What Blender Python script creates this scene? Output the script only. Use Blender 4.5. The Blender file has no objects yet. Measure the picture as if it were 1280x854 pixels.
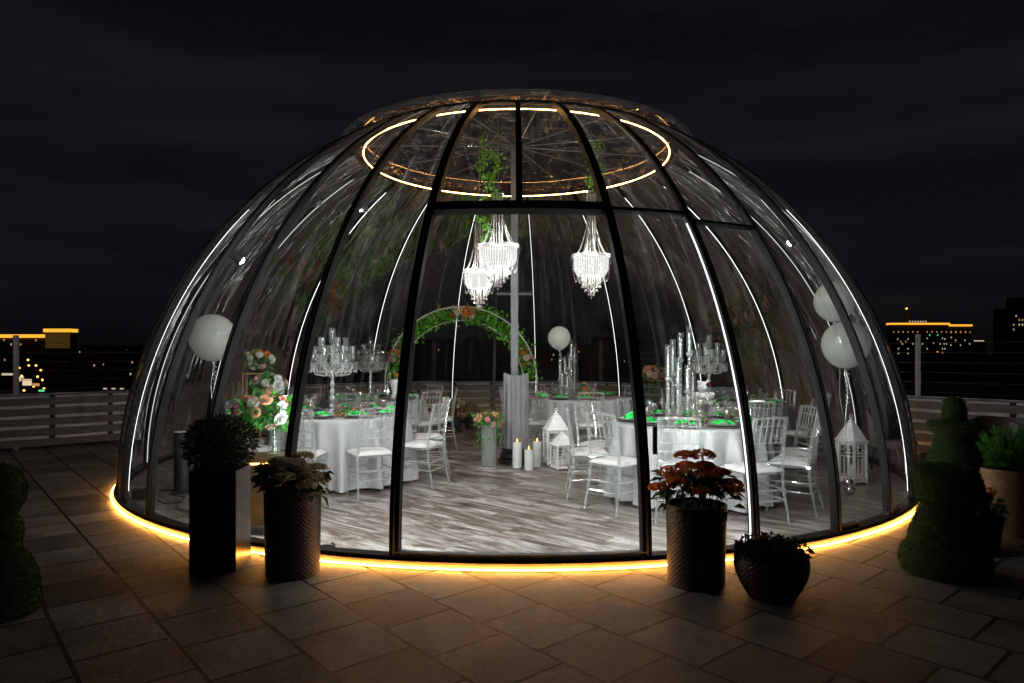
import bpy, math, random
from mathutils import Vector, Matrix, Euler
R_ = math.radians
PI = math.pi
rnd = random.Random(7)
sc = bpy.context.scene
col = sc.collection

# ------------------------------------------------------------------ camera
F, H, HY = 853.33, 1.52, 440.0
cam = bpy.data.cameras.new('camera'); camo = bpy.data.objects.new('camera', cam); col.objects.link(camo)
camo.location = (0, 0, H); camo.rotation_euler = (R_(90), 0, 0)
cam.sensor_width = 36; cam.lens = 24; cam.shift_y = 13 / 1280; cam.clip_end = 4000; cam.clip_start = .05
sc.camera = camo

# ------------------------------------------------------------------ world: night sky with faint cloud bands
w = bpy.data.worlds.new('World'); sc.world = w; w.use_nodes = True
nt = w.node_tree; nt.nodes.clear()
def wn(t, **k):
    n = nt.nodes.new(t)
    for a, b in k.items(): setattr(n, a, b)
    return n
tc = wn('ShaderNodeTexCoord'); mp = wn('ShaderNodeMapping'); mp.inputs['Scale'].default_value = (1.2, 1.2, 9)
ns = wn('ShaderNodeTexNoise'); ns.inputs['Scale'].default_value = 1.6; ns.inputs['Detail'].default_value = 6; ns.inputs['Roughness'].default_value = .55
cr = wn('ShaderNodeValToRGB'); cr.color_ramp.elements[0].position = .42; cr.color_ramp.elements[1].position = .75
cr.color_ramp.elements[0].color = (.0044, .0047, .0064, 1); cr.color_ramp.elements[1].color = (.0102, .0086, .0104, 1)
sep = wn('ShaderNodeSeparateXYZ'); gr = wn('ShaderNodeValToRGB')
gr.color_ramp.elements[0].position = .0; gr.color_ramp.elements[0].color = (.55, .5, .5, 1)
gr.color_ramp.elements[1].position = .5; gr.color_ramp.elements[1].color = (.72, .8, .92, 1)
e = gr.color_ramp.elements.new(.12); e.color = (1.15, 1.05, 1.08, 1)
mx = wn('ShaderNodeMix', data_type='RGBA', blend_type='MULTIPLY'); mx.inputs[0].default_value = 1
bg = wn('ShaderNodeBackground'); bg.inputs['Strength'].default_value = 1.0
wo = wn('ShaderNodeOutputWorld')
L = nt.links.new
L(tc.outputs['Generated'], mp.inputs[0]); L(mp.outputs[0], ns.inputs['Vector']); L(ns.outputs['Fac'], cr.inputs[0])
L(tc.outputs['Generated'], sep.inputs[0]); L(sep.outputs['Z'], gr.inputs[0])
L(cr.outputs[0], mx.inputs[6]); L(gr.outputs[0], mx.inputs[7]); L(mx.outputs[2], bg.inputs['Color']); L(bg.outputs[0], wo.inputs[0])

vs = sc.view_settings
sc.display_settings.display_device = 'sRGB'
vs.view_transform = 'Standard'; vs.look = 'None'; vs.exposure = 0.0; vs.gamma = 1; vs.use_curve_mapping = False
cy = sc.cycles
sc.render.engine = 'CYCLES'
cy.use_denoising = True; cy.sample_clamp_indirect = 3; cy.sample_clamp_direct = 0
cy.caustics_reflective = False; cy.caustics_refractive = False
cy.max_bounces = 8; cy.diffuse_bounces = 3; cy.glossy_bounces = 4; cy.transmission_bounces = 4; cy.transparent_max_bounces = 40
cy.use_light_tree = True

# ------------------------------------------------------------------ helpers
def P(px, py, z=0.0):
    Y = (H - z) * F / (py - HY); return Vector(((px - 640) / F * Y, Y, z))
def W(px, py, Y):
    return Vector(((px - 640) / F * Y, Y, H - (py - HY) / F * Y))

class MB:
    def __init__(s): s.v = []; s.f = []; s.m = []; s.uv = None
    def box(s, c, d, rz=0, mat=None):
        x, y, z = [q / 2 for q in d]; b = len(s.v)
        M = Matrix.Rotation(rz, 3, 'Z') if mat is None else mat
        for p in ((-x,-y,-z),(x,-y,-z),(x,y,-z),(-x,y,-z),(-x,-y,z),(x,-y,z),(x,y,z),(-x,y,z)):
            s.v.append(M @ Vector(p) + Vector(c))
        for q in ((0,3,2,1),(4,5,6,7),(0,1,5,4),(1,2,6,5),(2,3,7,6),(3,0,4,7)): s.f.append([b + i for i in q])
        return s
    def tube(s, pts, rad, n=8, cap=True):
        pts = [Vector(p) for p in pts]; b = len(s.v); k = len(pts)
        if not hasattr(rad, '__len__'): rad = [rad] * k
        up = None
        for i, p in enumerate(pts):
            d = (pts[min(i+1, k-1)] - pts[max(i-1, 0)])
            d = d.normalized() if d.length > 1e-9 else Vector((0,0,1))
            if up is None: up = Vector((0,0,1)) if abs(d.z) < .9 else Vector((1,0,0))
            a = d.cross(up)
            if a.length < 1e-6: a = d.cross(Vector((1,0.3,0)))
            a.normalize(); c = d.cross(a).normalized(); up = -c if c.length else up
            for j in range(n):
                t = 2*PI*j/n; s.v.append(p + (a*math.cos(t) + c*math.sin(t)) * rad[i])
        for i in range(k-1):
            for j in range(n):
                s.f.append([b+i*n+j, b+i*n+(j+1)%n, b+(i+1)*n+(j+1)%n, b+(i+1)*n+j])
        if cap:
            s.f.append([b+j for j in range(n)][::-1]); s.f.append([b+(k-1)*n+j for j in range(n)])
        return s
    def lathe(s, prof, c=(0,0,0), n=24, rf=None, cap=True):
        b = len(s.v); c = Vector(c)
        for i, (r, z) in enumerate(prof):
            for j in range(n):
                t = 2*PI*j/n; rr = r if rf is None else rf(r, z, t)
                s.v.append(c + Vector((rr*math.cos(t), rr*math.sin(t), z)))
        for i in range(len(prof)-1):
            for j in range(n):
                s.f.append([b+i*n+j, b+i*n+(j+1)%n, b+(i+1)*n+(j+1)%n, b+(i+1)*n+j])
        if cap:
            s.f.append([b+j for j in range(n)][::-1]); s.f.append([b+(len(prof)-1)*n+j for j in range(n)])
        return s
    def ball(s, c, r, n=8, m=5, sq=(1,1,1)):
        b = len(s.v); c = Vector(c)
        s.v.append(c + Vector((0,0,-r*sq[2])))
        for i in range(1, m):
            ph = -PI/2 + PI*i/m
            for j in range(n):
                t = 2*PI*j/n
                s.v.append(c + Vector((r*sq[0]*math.cos(ph)*math.cos(t), r*sq[1]*math.cos(ph)*math.sin(t), r*sq[2]*math.sin(ph))))
        s.v.append(c + Vector((0,0,r*sq[2]))); top = len(s.v)-1
        for j in range(n):
            s.f.append([b, b+1+(j+1)%n, b+1+j]); s.f.append([top, top-n+j, top-n+(j+1)%n])
        for i in range(m-2):
            for j in range(n):
                a = b+1+i*n; s.f.append([a+j, a+(j+1)%n, a+n+(j+1)%n, a+n+j])
        return s
    def leaf(s, p, d, nrm, l, wd, fold=.25):
        d = Vector(d).normalized(); nrm = Vector(nrm)
        sd = d.cross(nrm)
        if sd.length < 1e-5: sd = d.cross(Vector((.3,.5,.8)))
        sd.normalize(); nn = sd.cross(d); b = len(s.v); p = Vector(p)
        for q in (p, p+d*l*.45+sd*wd*.5+nn*wd*fold, p+d*l-nn*l*.12, p+d*l*.45-sd*wd*.5+nn*wd*fold, p+d*l*.5): s.v.append(q)
        s.f += [[b, b+1, b+4], [b+1, b+2, b+4], [b+2, b+3, b+4], [b+3, b, b+4]]
        return s
    def grid(s, fn, nu, nv):
        b = len(s.v)
        for i in range(nu+1):
            for j in range(nv+1): s.v.append(Vector(fn(i/nu, j/nv)))
        for i in range(nu):
            for j in range(nv):
                a = b + i*(nv+1)+j; s.f.append([a, a+nv+1, a+nv+2, a+1])
        return s
    def mesh(s, name, mat, smooth=True, uvf=None, auto=35):
        me = bpy.data.meshes.new(name); me.from_pydata([tuple(v) for v in s.v], [], s.f); me.update()
        if mat: me.materials.append(mat)
        if smooth:
            for p in me.polygons: p.use_smooth = True
            try: me.set_sharp_from_angle(angle=R_(auto))
            except Exception: pass
        if uvf:
            l = me.uv_layers.new(name='UVMap')
            for lp in me.loops: l.data[lp.index].uv = uvf(me.vertices[lp.vertex_index].co)
        return me
    def build(s, name, mat, parent=None, loc=None, rz=None, smooth=True, uvf=None, auto=35):
        return mk(name, s.mesh(name, mat, smooth, uvf, auto), parent, loc, rz)

def mk(name, me, parent=None, loc=None, rz=None, scale=None):
    o = bpy.data.objects.new(name, me); col.objects.link(o)
    if parent: o.parent = parent
    if loc is not None: o.location = loc
    if rz is not None: o.rotation_euler = (0, 0, rz)
    if scale is not None: o.scale = (scale,)*3 if not hasattr(scale, '__len__') else scale
    return o
def tag(o, label=None, cat=None, group=None, kind=None):
    if label: o['label'] = label
    if cat: o['category'] = cat
    if group: o['group'] = group
    if kind: o['kind'] = kind
    return o
def thing(name, label, cat, loc=(0,0,0), rz=0, group=None):
    o = bpy.data.objects.new(name, None); o.empty_display_size = .1; col.objects.link(o)
    o.location = loc; o.rotation_euler = (0, 0, rz)
    return tag(o, label, cat, group)
def kids(o): return [c for c in list(bpy.data.objects) if c.parent == o]
KC = {}
def dup(root, loc, rz=0, label=None, group=None, scale=None):
    if root.name not in KC: KC[root.name] = [(c, kids(c)) for c in kids(root)]
    r = root.copy(); col.objects.link(r); r.location = loc; r.rotation_euler = (0,0,rz)
    if scale is not None: r.scale = (scale,)*3
    if label: r['label'] = label
    if group: r['group'] = group
    for c, gs in KC[root.name]:
        d = c.copy(); col.objects.link(d); d.parent = r
        for g in gs:
            k = g.copy(); col.objects.link(k); k.parent = d
    return r

# ------------------------------------------------------------------ materials
def newmat(name):
    m = bpy.data.materials.new(name); m.use_nodes = True; t = m.node_tree; t.nodes.clear()
    o = t.nodes.new('ShaderNodeOutputMaterial'); return m, t, o
def N(t, typ, **k):
    n = t.nodes.new(typ)
    for a, b in k.items():
        if a.startswith('_'): setattr(n, a[1:], b)
        else: n.inputs[a.replace('__', ' ')].default_value = b
    return n
def pm(name, c, rough=.5, metal=0, var=.12, scale=12, spec=.5, bump=0, bscale=60, sub=None, coat=0, trans=0, alpha=1):
    m, t, o = newmat(name)
    b = N(t, 'ShaderNodeBsdfPrincipled', Roughness=rough, Metallic=metal); b.inputs['Specular IOR Level'].default_value = spec
    b.inputs['Coat Weight'].default_value = coat; b.inputs['Transmission Weight'].default_value = trans; b.inputs['Alpha'].default_value = alpha
    tcn = N(t, 'ShaderNodeTexCoord'); no = N(t, 'ShaderNodeTexNoise', Scale=scale, Detail=4)
    r = N(t, 'ShaderNodeValToRGB'); r.color_ramp.elements[0].position = .3; r.color_ramp.elements[1].position = .7
    r.color_ramp.elements[0].color = tuple(x*(1-var) for x in c) + (1,); r.color_ramp.elements[1].color = tuple(min(1, x*(1+var)) for x in c) + (1,)
    l = t.links.new
    l(tcn.outputs['Object'], no.inputs['Vector']); l(no.outputs['Fac'], r.inputs[0]); l(r.outputs[0], b.inputs['Base Color'])
    if bump:
        n2 = N(t, 'ShaderNodeTexNoise', Scale=bscale, Detail=3); bp = N(t, 'ShaderNodeBump', Strength=bump, Distance=.01)
        l(tcn.outputs['Object'], n2.inputs['Vector']); l(n2.outputs['Fac'], bp.inputs['Height']); l(bp.outputs[0], b.inputs['Normal'])
    l(b.outputs[0], o.inputs[0]); return m
def em(name, c, s, base=None):
    m, t, o = newmat(name); e = N(t, 'ShaderNodeEmission', Color=tuple(c)+(1,), Strength=s); t.links.new(e.outputs[0], o.inputs[0]); return m
def leafmat(name, c, var=.35, tl=.35):
    m, t, o = newmat(name); l = t.links.new
    g = N(t, 'ShaderNodeNewGeometry'); r = N(t, 'ShaderNodeValToRGB')
    r.color_ramp.elements[0].color = tuple(x*(1-var) for x in c)+(1,); r.color_ramp.elements[1].color = tuple(x*(1+var) for x in c)+(1,)
    b = N(t, 'ShaderNodeBsdfPrincipled', Roughness=.5); tr = N(t, 'ShaderNodeBsdfTranslucent'); mx = N(t, 'ShaderNodeMixShader', Fac=tl)
    l(g.outputs['Random Per Island'], r.inputs[0]); l(r.outputs[0], b.inputs['Base Color']); l(r.outputs[0], tr.inputs[0])
    l(b.outputs[0], mx.inputs[1]); l(tr.outputs[0], mx.inputs[2]); l(mx.outputs[0], o.inputs[0]); return m
def clearmat(name, tint=(.95,.97,.96), white=.18, gloss=.25, rough=.08, wc=(.85,.88,.87), ior=1.5):
    """clear acrylic / glass: see-through with a bright reflecting surface and a slight body"""
    m, t, o = newmat(name); l = t.links.new
    tr = N(t, 'ShaderNodeBsdfTransparent', Color=tint+(1,)); gl = N(t, 'ShaderNodeBsdfGlossy', Roughness=rough, Color=(.95,.95,.95,1))
    df = N(t, 'ShaderNodeBsdfDiffuse', Color=wc+(1,)); tl = N(t, 'ShaderNodeBsdfTranslucent', Color=wc+(1,)); dd = N(t, 'ShaderNodeMixShader', Fac=.5)
    lw = N(t, 'ShaderNodeLayerWeight', Blend=.45); ma = N(t, 'ShaderNodeMath', _operation='MULTIPLY_ADD'); ma.inputs[1].default_value = .75; ma.inputs[2].default_value = gloss
    m1 = N(t, 'ShaderNodeMixShader'); m2 = N(t, 'ShaderNodeMixShader', Fac=white)
    ma.use_clamp = True
    pw = N(t, 'ShaderNodeMath', _operation='POWER'); pw.inputs[1].default_value = 2.0; l(lw.outputs['Facing'], pw.inputs[0]); l(pw.outputs[0], ma.inputs[0]); l(ma.outputs[0], m1.inputs[0]); l(tr.outputs[0], m1.inputs[1]); l(gl.outputs[0], m1.inputs[2])
    l(df.outputs[0], dd.inputs[1]); l(tl.outputs[0], dd.inputs[2]); l(m1.outputs[0], m2.inputs[1]); l(dd.outputs[0], m2.inputs[2]); l(m2.outputs[0], o.inputs[0]); return m

def domeglass(name, dust=.05, streak=1, gmul=1.0, bump=1.0, dc=(.6,.58,.55), grad=True):
    m, t, o = newmat(name); l = t.links.new
    uv = N(t, 'ShaderNodeUVMap'); tcn = N(t, 'ShaderNodeTexCoord')
    tr = N(t, 'ShaderNodeBsdfTransparent', Color=(.93,.945,.94,1)); gl = N(t, 'ShaderNodeBsdfGlossy', Roughness=.05)
    # ripples of the bent sheet
    mpp = N(t, 'ShaderNodeMapping', Scale=(1.6, .7, 1)); nz = N(t, 'ShaderNodeTexNoise', Scale=1.5, Detail=2, Roughness=.4)
    bp = N(t, 'ShaderNodeBump', Strength=bump, Distance=.022)
    l(uv.outputs[0], mpp.inputs[0]); l(mpp.outputs[0], nz.inputs['Vector']); l(nz.outputs['Fac'], bp.inputs['Height']); l(bp.outputs[0], gl.inputs['Normal'])
    fr = N(t, 'ShaderNodeFresnel', IOR=1.5); fm = N(t, 'ShaderNodeMath', _operation='MULTIPLY'); fm.inputs[1].default_value = 1.0*gmul; fm.use_clamp = True
    l(fr.outputs[0], fm.inputs[0])
    m1 = N(t, 'ShaderNodeMixShader'); l(fm.outputs[0], m1.inputs[0]); l(tr.outputs[0], m1.inputs[1]); l(gl.outputs[0], m1.inputs[2])
    # film of dust: rain runs down the panel plus blotches and small specks
    mp2 = N(t, 'ShaderNodeMapping', Scale=(9, .6, 1)); n2 = N(t, 'ShaderNodeTexNoise', Scale=1, Detail=5, Roughness=.6, Distortion=.6)
    n3 = N(t, 'ShaderNodeTexNoise', Scale=3.5, Detail=8, Roughness=.7, Distortion=1.2); vo = N(t, 'ShaderNodeTexVoronoi', Scale=22)
    l(uv.outputs[0], mp2.inputs[0]); l(mp2.outputs[0], n2.inputs['Vector']); l(uv.outputs[0], n3.inputs['Vector']); l(uv.outputs[0], vo.inputs['Vector'])
    mr2 = N(t, 'ShaderNodeMapRange'); mr2.inputs[1].default_value = .53; mr2.inputs[2].default_value = .80
    mr3 = N(t, 'ShaderNodeMapRange'); mr3.inputs[1].default_value = .50; mr3.inputs[2].default_value = .82
    mrv = N(t, 'ShaderNodeMapRange'); mrv.inputs[1].default_value = .09; mrv.inputs[2].default_value = .03
    l(n2.outputs['Fac'], mr2.inputs[0]); l(n3.outputs['Fac'], mr3.inputs[0]); l(vo.outputs['Distance'], mrv.inputs[0])
    a1 = N(t, 'ShaderNodeMath', _operation='MULTIPLY'); a1.inputs[1].default_value = streak
    a2 = N(t, 'ShaderNodeMath', _operation='ADD'); a3 = N(t, 'ShaderNodeMath', _operation='MULTIPLY_ADD'); a3.inputs[1].default_value = 3
    a4 = N(t, 'ShaderNodeMath', _operation='MULTIPLY_ADD'); a4.inputs[1].default_value = dust; a4.inputs[2].default_value = dust*.03
    l(mr2.outputs[0], a1.inputs[0]); l(a1.outputs[0], a2.inputs[0]); l(mr3.outputs[0], a2.inputs[1])
    mv = N(t, 'ShaderNodeMath', _operation='MULTIPLY'); l(mrv.outputs[0], mv.inputs[0]); l(mr3.outputs[0], mv.inputs[1])
    l(mv.outputs[0], a3.inputs[0]); l(a2.outputs[0], a3.inputs[2]); l(a3.outputs[0], a4.inputs[0])
    a4.use_clamp = True
    if grad:      # dirt settles on the flatter upper part
        su = N(t, 'ShaderNodeSeparateXYZ'); l(uv.outputs[0], su.inputs[0]); mg = N(t, 'ShaderNodeMapRange'); mg.inputs[1].default_value=.9; mg.inputs[2].default_value=4.0; mg.inputs[3].default_value=.35; mg.inputs[4].default_value=3.2
        mm = N(t, 'ShaderNodeMath', _operation='MULTIPLY'); mm.use_clamp = True; l(su.outputs[1], mg.inputs[0]); l(mg.outputs[0], mm.inputs[0]); l(a4.outputs[0], mm.inputs[1]); a4 = mm
    df = N(t, 'ShaderNodeBsdfDiffuse', Color=dc+(1,)); tl = N(t, 'ShaderNodeBsdfTranslucent', Color=dc+(1,)); dd = N(t, 'ShaderNodeMixShader', Fac=.55)
    l(df.outputs[0], dd.inputs[1]); l(tl.outputs[0], dd.inputs[2])
    m2 = N(t, 'ShaderNodeMixShader'); l(a4.outputs[0], m2.inputs[0]); l(m1.outputs[0], m2.inputs[1]); l(dd.outputs[0], m2.inputs[2]); l(m2.outputs[0], o.inputs[0])
    return m

def paving():
    m, t, o = newmat('paving_stone'); l = t.links.new
    tcn = N(t, 'ShaderNodeTexCoord')
    def dot(v):
        d = N(t, 'ShaderNodeVectorMath', _operation='DOT_PRODUCT'); d.inputs[1].default_value = v; l(tcn.outputs['Object'], d.inputs[0]); return d
    du = dot((-.653, .757, 0)); dv = dot((.757, .653, 0))
    au = N(t, 'ShaderNodeMath', _operation='ADD'); au.inputs[1].default_value = -3.47+.465*40
    av = N(t, 'ShaderNodeMath', _operation='ADD'); av.inputs[1].default_value = -1.91+.456*40
    l(du.outputs['Value'], au.inputs[0]); l(dv.outputs['Value'], av.inputs[0])
    cb = N(t, 'ShaderNodeCombineXYZ'); l(au.outputs[0], cb.inputs[0]); l(av.outputs[0], cb.inputs[1])
    bk = N(t, 'ShaderNodeTexBrick', Color1=(.14,.14,.135,1), Color2=(.34,.33,.31,1), Mortar=(.003,.003,.003,1), Scale=1.0)
    bk.offset = .38; bk.offset_frequency = 2; bk.squash = 1
    bk.inputs['Mortar Size'].default_value = .0115; bk.inputs['Mortar Smooth'].default_value = .1; bk.inputs['Brick Width'].default_value = .465; bk.inputs['Row Height'].default_value = .456
    l(cb.outputs[0], bk.inputs['Vector'])
    n1 = N(t, 'ShaderNodeTexNoise', Scale=2.3, Detail=8, Roughness=.65, Distortion=.4); n2 = N(t, 'ShaderNodeTexNoise', Scale=26, Detail=6, Roughness=.7)
    l(tcn.outputs['Object'], n1.inputs['Vector']); l(tcn.outputs['Object'], n2.inputs['Vector'])
    r1 = N(t, 'ShaderNodeMapRange'); r1.inputs[1].default_value=.3; r1.inputs[2].default_value=.7; r1.inputs[3].default_value=.35; r1.inputs[4].default_value=1.35
    r2 = N(t, 'ShaderNodeMapRange'); r2.inputs[1].default_value=.3; r2.inputs[2].default_value=.75; r2.inputs[3].default_value=.75; r2.inputs[4].default_value=1.2
    l(n1.outputs['Fac'], r1.inputs[0]); l(n2.outputs['Fac'], r2.inputs[0])
    mu = N(t, 'ShaderNodeMath', _operation='MULTIPLY'); l(r1.outputs[0], mu.inputs[0]); l(r2.outputs[0], mu.inputs[1])
    sc_ = N(t, 'ShaderNodeVectorMath', _operation='SCALE'); l(bk.outputs['Color'], sc_.inputs[0]); l(mu.outputs[0], sc_.inputs['Scale'])
    b = N(t, 'ShaderNodeBsdfPrincipled'); l(sc_.outputs[0], b.inputs['Base Color'])
    rr = N(t, 'ShaderNodeMapRange'); rr.inputs[3].default_value=.38; rr.inputs[4].default_value=.75; l(n1.outputs['Fac'], rr.inputs[0]); l(rr.outputs[0], b.inputs['Roughness'])
    bp = N(t, 'ShaderNodeBump', Strength=1.0, Distance=.010); ma = N(t, 'ShaderNodeMath', _operation='MULTIPLY_ADD'); ma.inputs[1].default_value=-2.0
    l(bk.outputs['Fac'], ma.inputs[0]); l(n2.outputs['Fac'], ma.inputs[2]); l(ma.outputs[0], bp.inputs['Height']); l(bp.outputs[0], b.inputs['Normal'])
    l(b.outputs[0], o.inputs[0]); return m

def woodfloor():
    m, t, o = newmat('weathered_wood_floor'); l = t.links.new
    tcn = N(t, 'ShaderNodeTexCoord'); mpp = N(t, 'ShaderNodeMapping', Rotation=(0,0,R_(-22)))
    # planks run across the room
    l(tcn.outputs['Object'], mpp.inputs[0])
    bk = N(t, 'ShaderNodeTexBrick', Color1=(.25,.25,.25,1), Color2=(.75,.75,.75,1), Mortar=(.0,.0,.0,1), Scale=1.0)
    bk.offset = .37; bk.offset_frequency = 3
    bk.inputs['Mortar Size'].default_value=.0022; bk.inputs['Brick Width'].default_value=1.25; bk.inputs['Row Height'].default_value=.19; bk.inputs['Bias'].default_value=0
    rot = N(t, 'ShaderNodeMapping', Rotation=(0,0,R_(40.8)), Location=(20,20,0)); l(tcn.outputs['Object'], rot.inputs[0]); l(rot.outputs[0], bk.inputs['Vector'])
    # per plank shift of the grain
    sc1 = N(t, 'ShaderNodeVectorMath', _operation='SCALE'); sc1.inputs['Scale'].default_value = 7; l(bk.outputs['Color'], sc1.inputs[0])
    ad = N(t, 'ShaderNodeVectorMath', _operation='ADD'); l(rot.outputs[0], ad.inputs[0]); l(sc1.outputs[0], ad.inputs[1])
    st = N(t, 'ShaderNodeMapping', Scale=(.9, 4.2, 1)); l(ad.outputs[0], st.inputs[0])
    n1 = N(t, 'ShaderNodeTexNoise', Scale=1.5, Detail=9, Roughness=.68, Distortion=1.3); l(st.outputs[0], n1.inputs['Vector'])
    st2 = N(t, 'ShaderNodeMapping', Scale=(2, 40, 1)); l(ad.outputs[0], st2.inputs[0]); n2 = N(t, 'ShaderNodeTexNoise', Scale=2, Detail=5, Roughness=.7); l(st2.outputs[0], n2.inputs['Vector'])
    r = N(t, 'ShaderNodeValToRGB'); cr = r.color_ramp; cr.elements[0].position=.37; cr.elements[0].color=(.055,.040,.032,1); cr.elements[1].position=.64; cr.elements[1].color=(.60,.595,.59,1)
    q = cr.elements.new(.45); q.color=(.15,.11,.085,1); q = cr.elements.new(.53); q.color=(.33,.30,.28,1)
    mi = N(t, 'ShaderNodeMix', _data_type='FLOAT'); mi.inputs[0].default_value=.15; l(n1.outputs['Fac'], mi.inputs[2]); l(n2.outputs['Fac'], mi.inputs[3]); l(mi.outputs[0], r.inputs[0])
    tone = N(t, 'ShaderNodeMapRange'); tone.inputs[3].default_value=.72; tone.inputs[4].default_value=1.12; l(bk.outputs['Color'], tone.inputs[0])
    jm = N(t, 'ShaderNodeMath', _operation='MULTIPLY_ADD'); jm.inputs[1].default_value=-.75; jm.inputs[2].default_value=1; l(bk.outputs['Fac'], jm.inputs[0])
    tm = N(t, 'ShaderNodeMath', _operation='MULTIPLY'); l(tone.outputs[0], tm.inputs[0]); l(jm.outputs[0], tm.inputs[1])
    s2 = N(t, 'ShaderNodeVectorMath', _operation='SCALE'); l(r.outputs[0], s2.inputs[0]); l(tm.outputs[0], s2.inputs['Scale'])
    b = N(t, 'ShaderNodeBsdfPrincipled', Roughness=.32); l(s2.outputs[0], b.inputs['Base Color'])
    bp = N(t, 'ShaderNodeBump', Strength=.35, Distance=.004); l(n2.outputs['Fac'], bp.inputs['Height']); l(bp.outputs[0], b.inputs['Normal'])
    l(b.outputs[0], o.inputs[0]); return m

def boardmat(name, c, ax=0):
    m, t, o = newmat(name); l = t.links.new
    tcn = N(t, 'ShaderNodeTexCoord'); st = N(t, 'ShaderNodeMapping', Scale=(1.5,1.5,22)); n1 = N(t, 'ShaderNodeTexNoise', Scale=1.6, Detail=7, Roughness=.7)
    l(tcn.outputs['Object'], st.inputs[0]); l(st.outputs[0], n1.inputs['Vector'])
    r = N(t, 'ShaderNodeValToRGB'); r.color_ramp.elements[0].position=.3; r.color_ramp.elements[1].position=.72
    r.color_ramp.elements[0].color=tuple(x*.45 for x in c)+(1,); r.color_ramp.elements[1].color=tuple(min(1,x*1.4) for x in c)+(1,)
    b = N(t, 'ShaderNodeBsdfPrincipled', Roughness=.75); bp = N(t, 'ShaderNodeBump', Strength=.5, Distance=.004)
    l(n1.outputs['Fac'], r.inputs[0]); l(r.outputs[0], b.inputs['Base Color']); l(n1.outputs['Fac'], bp.inputs['Height']); l(bp.outputs[0], b.inputs['Normal']); l(b.outputs[0], o.inputs[0]); return m

M = {}
M['pave'] = paving(); M['wood'] = woodfloor()
M['rib'] = pm('black_frame_metal', (.0035,.0037,.004), .45, 0, var=.3, spec=.15)
M['sill'] = pm('tan_base_profile', (.34,.28,.2), .4, .2)
M['glass'] = domeglass('dome_glazing', .15, streak=1.7, dc=(.66,.67,.66))
M['glasstop'] = domeglass('dirty_top_glazing', .16, streak=.5, dc=(.62,.50,.38))
M['glasscap'] = domeglass('dirty_cap_glazing', .9, streak=.4, gmul=.16, bump=.3, dc=(.62,.48,.34), grad=False)
M['glassdoor'] = domeglass('door_glazing', .02, gmul=.6, grad=False)
M['led_warm'] = em('warm_led_strip', (1,.40,.07), 48)
M['led_ring'] = em('warm_ring_led', (1,.47,.12), 55)
M['led_white'] = em('white_led_strip', (1,.99,.97), 3)
M['led_faint'] = em('faint_side_led_strip', (1,.99,.97), 1.3); M['led_dots'] = em('dotted_led_strip', (1,.99,.97), 5)
M['led_fill'] = em('added_fill_led_strip', (.97,1,.99), 150)  # unseen strips added to throw frontal fill into the room
M['led_mid'] = em('side_white_led_strip', (1,.995,.98), 4)
M['grey_metal'] = pm('grey_metal', (.13,.133,.137), .4, .6)
M['black'] = pm('black_plastic', (.010,.010,.011), .55)
M['plaster'] = pm('grey_plaster', (.22,.225,.23), .55, bump=.2)
M['blackpl'] = pm('black_gloss_plinth', (.012,.013,.014), .3)
M['acryl'] = clearmat('clear_acrylic', white=.25, gloss=.18)
M['crystal'] = clearmat('cut_crystal', white=.40, gloss=.30, rough=.05, wc=(.95,.96,.96))
M['glassw'] = clearmat('clear_glassware', white=.05, gloss=.06, rough=.04)
M['smoke'] = clearmat('smoked_goblet_glass', tint=(.72,.68,.64), white=.25, gloss=.2, wc=(.55,.5,.45))
M['cushion'] = pm('white_cushion', (.58,.58,.58), .8, bump=.3, bscale=25)
M['cloth'] = pm('white_satin_cloth', (.37,.378,.382), .38, var=.05, spec=.5)
M['charger'] = pm('silver_grey_charger', (.30,.26,.23), .35, .4)
M['china'] = pm('white_china', (.82,.82,.82), .15)
M['green'] = pm('green_napkin_fabric', (.02,.80,.12), .7, var=.25)
M['white_metal'] = pm('white_painted_metal', (.8,.8,.79), .4, bump=.1)
M['wax'] = pm('white_wax', (.85,.85,.82), .5, var=.04)
M['flame'] = em('candle_flame', (1,.5,.12), 9)
def balloonmat():
    m,t,o=newmat('pearl_white_latex'); l=t.links.new
    b=N(t,'ShaderNodeBsdfPrincipled',Roughness=.22); b.inputs['Base Color'].default_value=(.80,.84,.80,1); b.inputs['Coat Weight'].default_value=.6
    tl=N(t,'ShaderNodeBsdfTranslucent',Color=(.93,.97,.92,1)); mx=N(t,'ShaderNodeMixShader',Fac=.55); l(b.outputs[0],mx.inputs[1]); l(tl.outputs[0],mx.inputs[2])
    tr=N(t,'ShaderNodeBsdfTransparent'); m2=N(t,'ShaderNodeMixShader',Fac=.04); l(mx.outputs[0],m2.inputs[1]); l(tr.outputs[0],m2.inputs[2]); l(m2.outputs[0],o.inputs[0]); return m
M['balloon'] = balloonmat()
M['ribbon'] = pm('silver_curling_ribbon', (.7,.72,.72), .3, .5)
M['chrome'] = pm('polished_silver', (.75,.75,.76), .1, 1)
M['gold'] = pm('brushed_gold', (.75,.5,.2), .28, 1)
M['copper'] = pm('rose_copper', (.6,.38,.24), .25, 1)
M['leaf'] = leafmat('fresh_leaf', (.06,.28,.035)); M['ivy'] = leafmat('ivy_leaf', (.12,.34,.025), var=.55)
M['garland'] = leafmat('bright_garland_leaf', (.15,.46,.03), var=.5); M['leafd'] = leafmat('dark_leaf', (.030,.06,.016)); M['box'] = leafmat('boxwood_leaf', (.022,.04,.012), tl=.2)
M['turf'] = leafmat('artificial_turf_topiary', (.025,.11,.008), tl=.15)
M['turfd'] = pm('topiary_backing', (.012,.035,.006), .9)
M['stem'] = pm('green_stem', (.05,.12,.03), .6)
M['twig'] = pm('brown_twig', (.06,.04,.025), .8)
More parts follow.
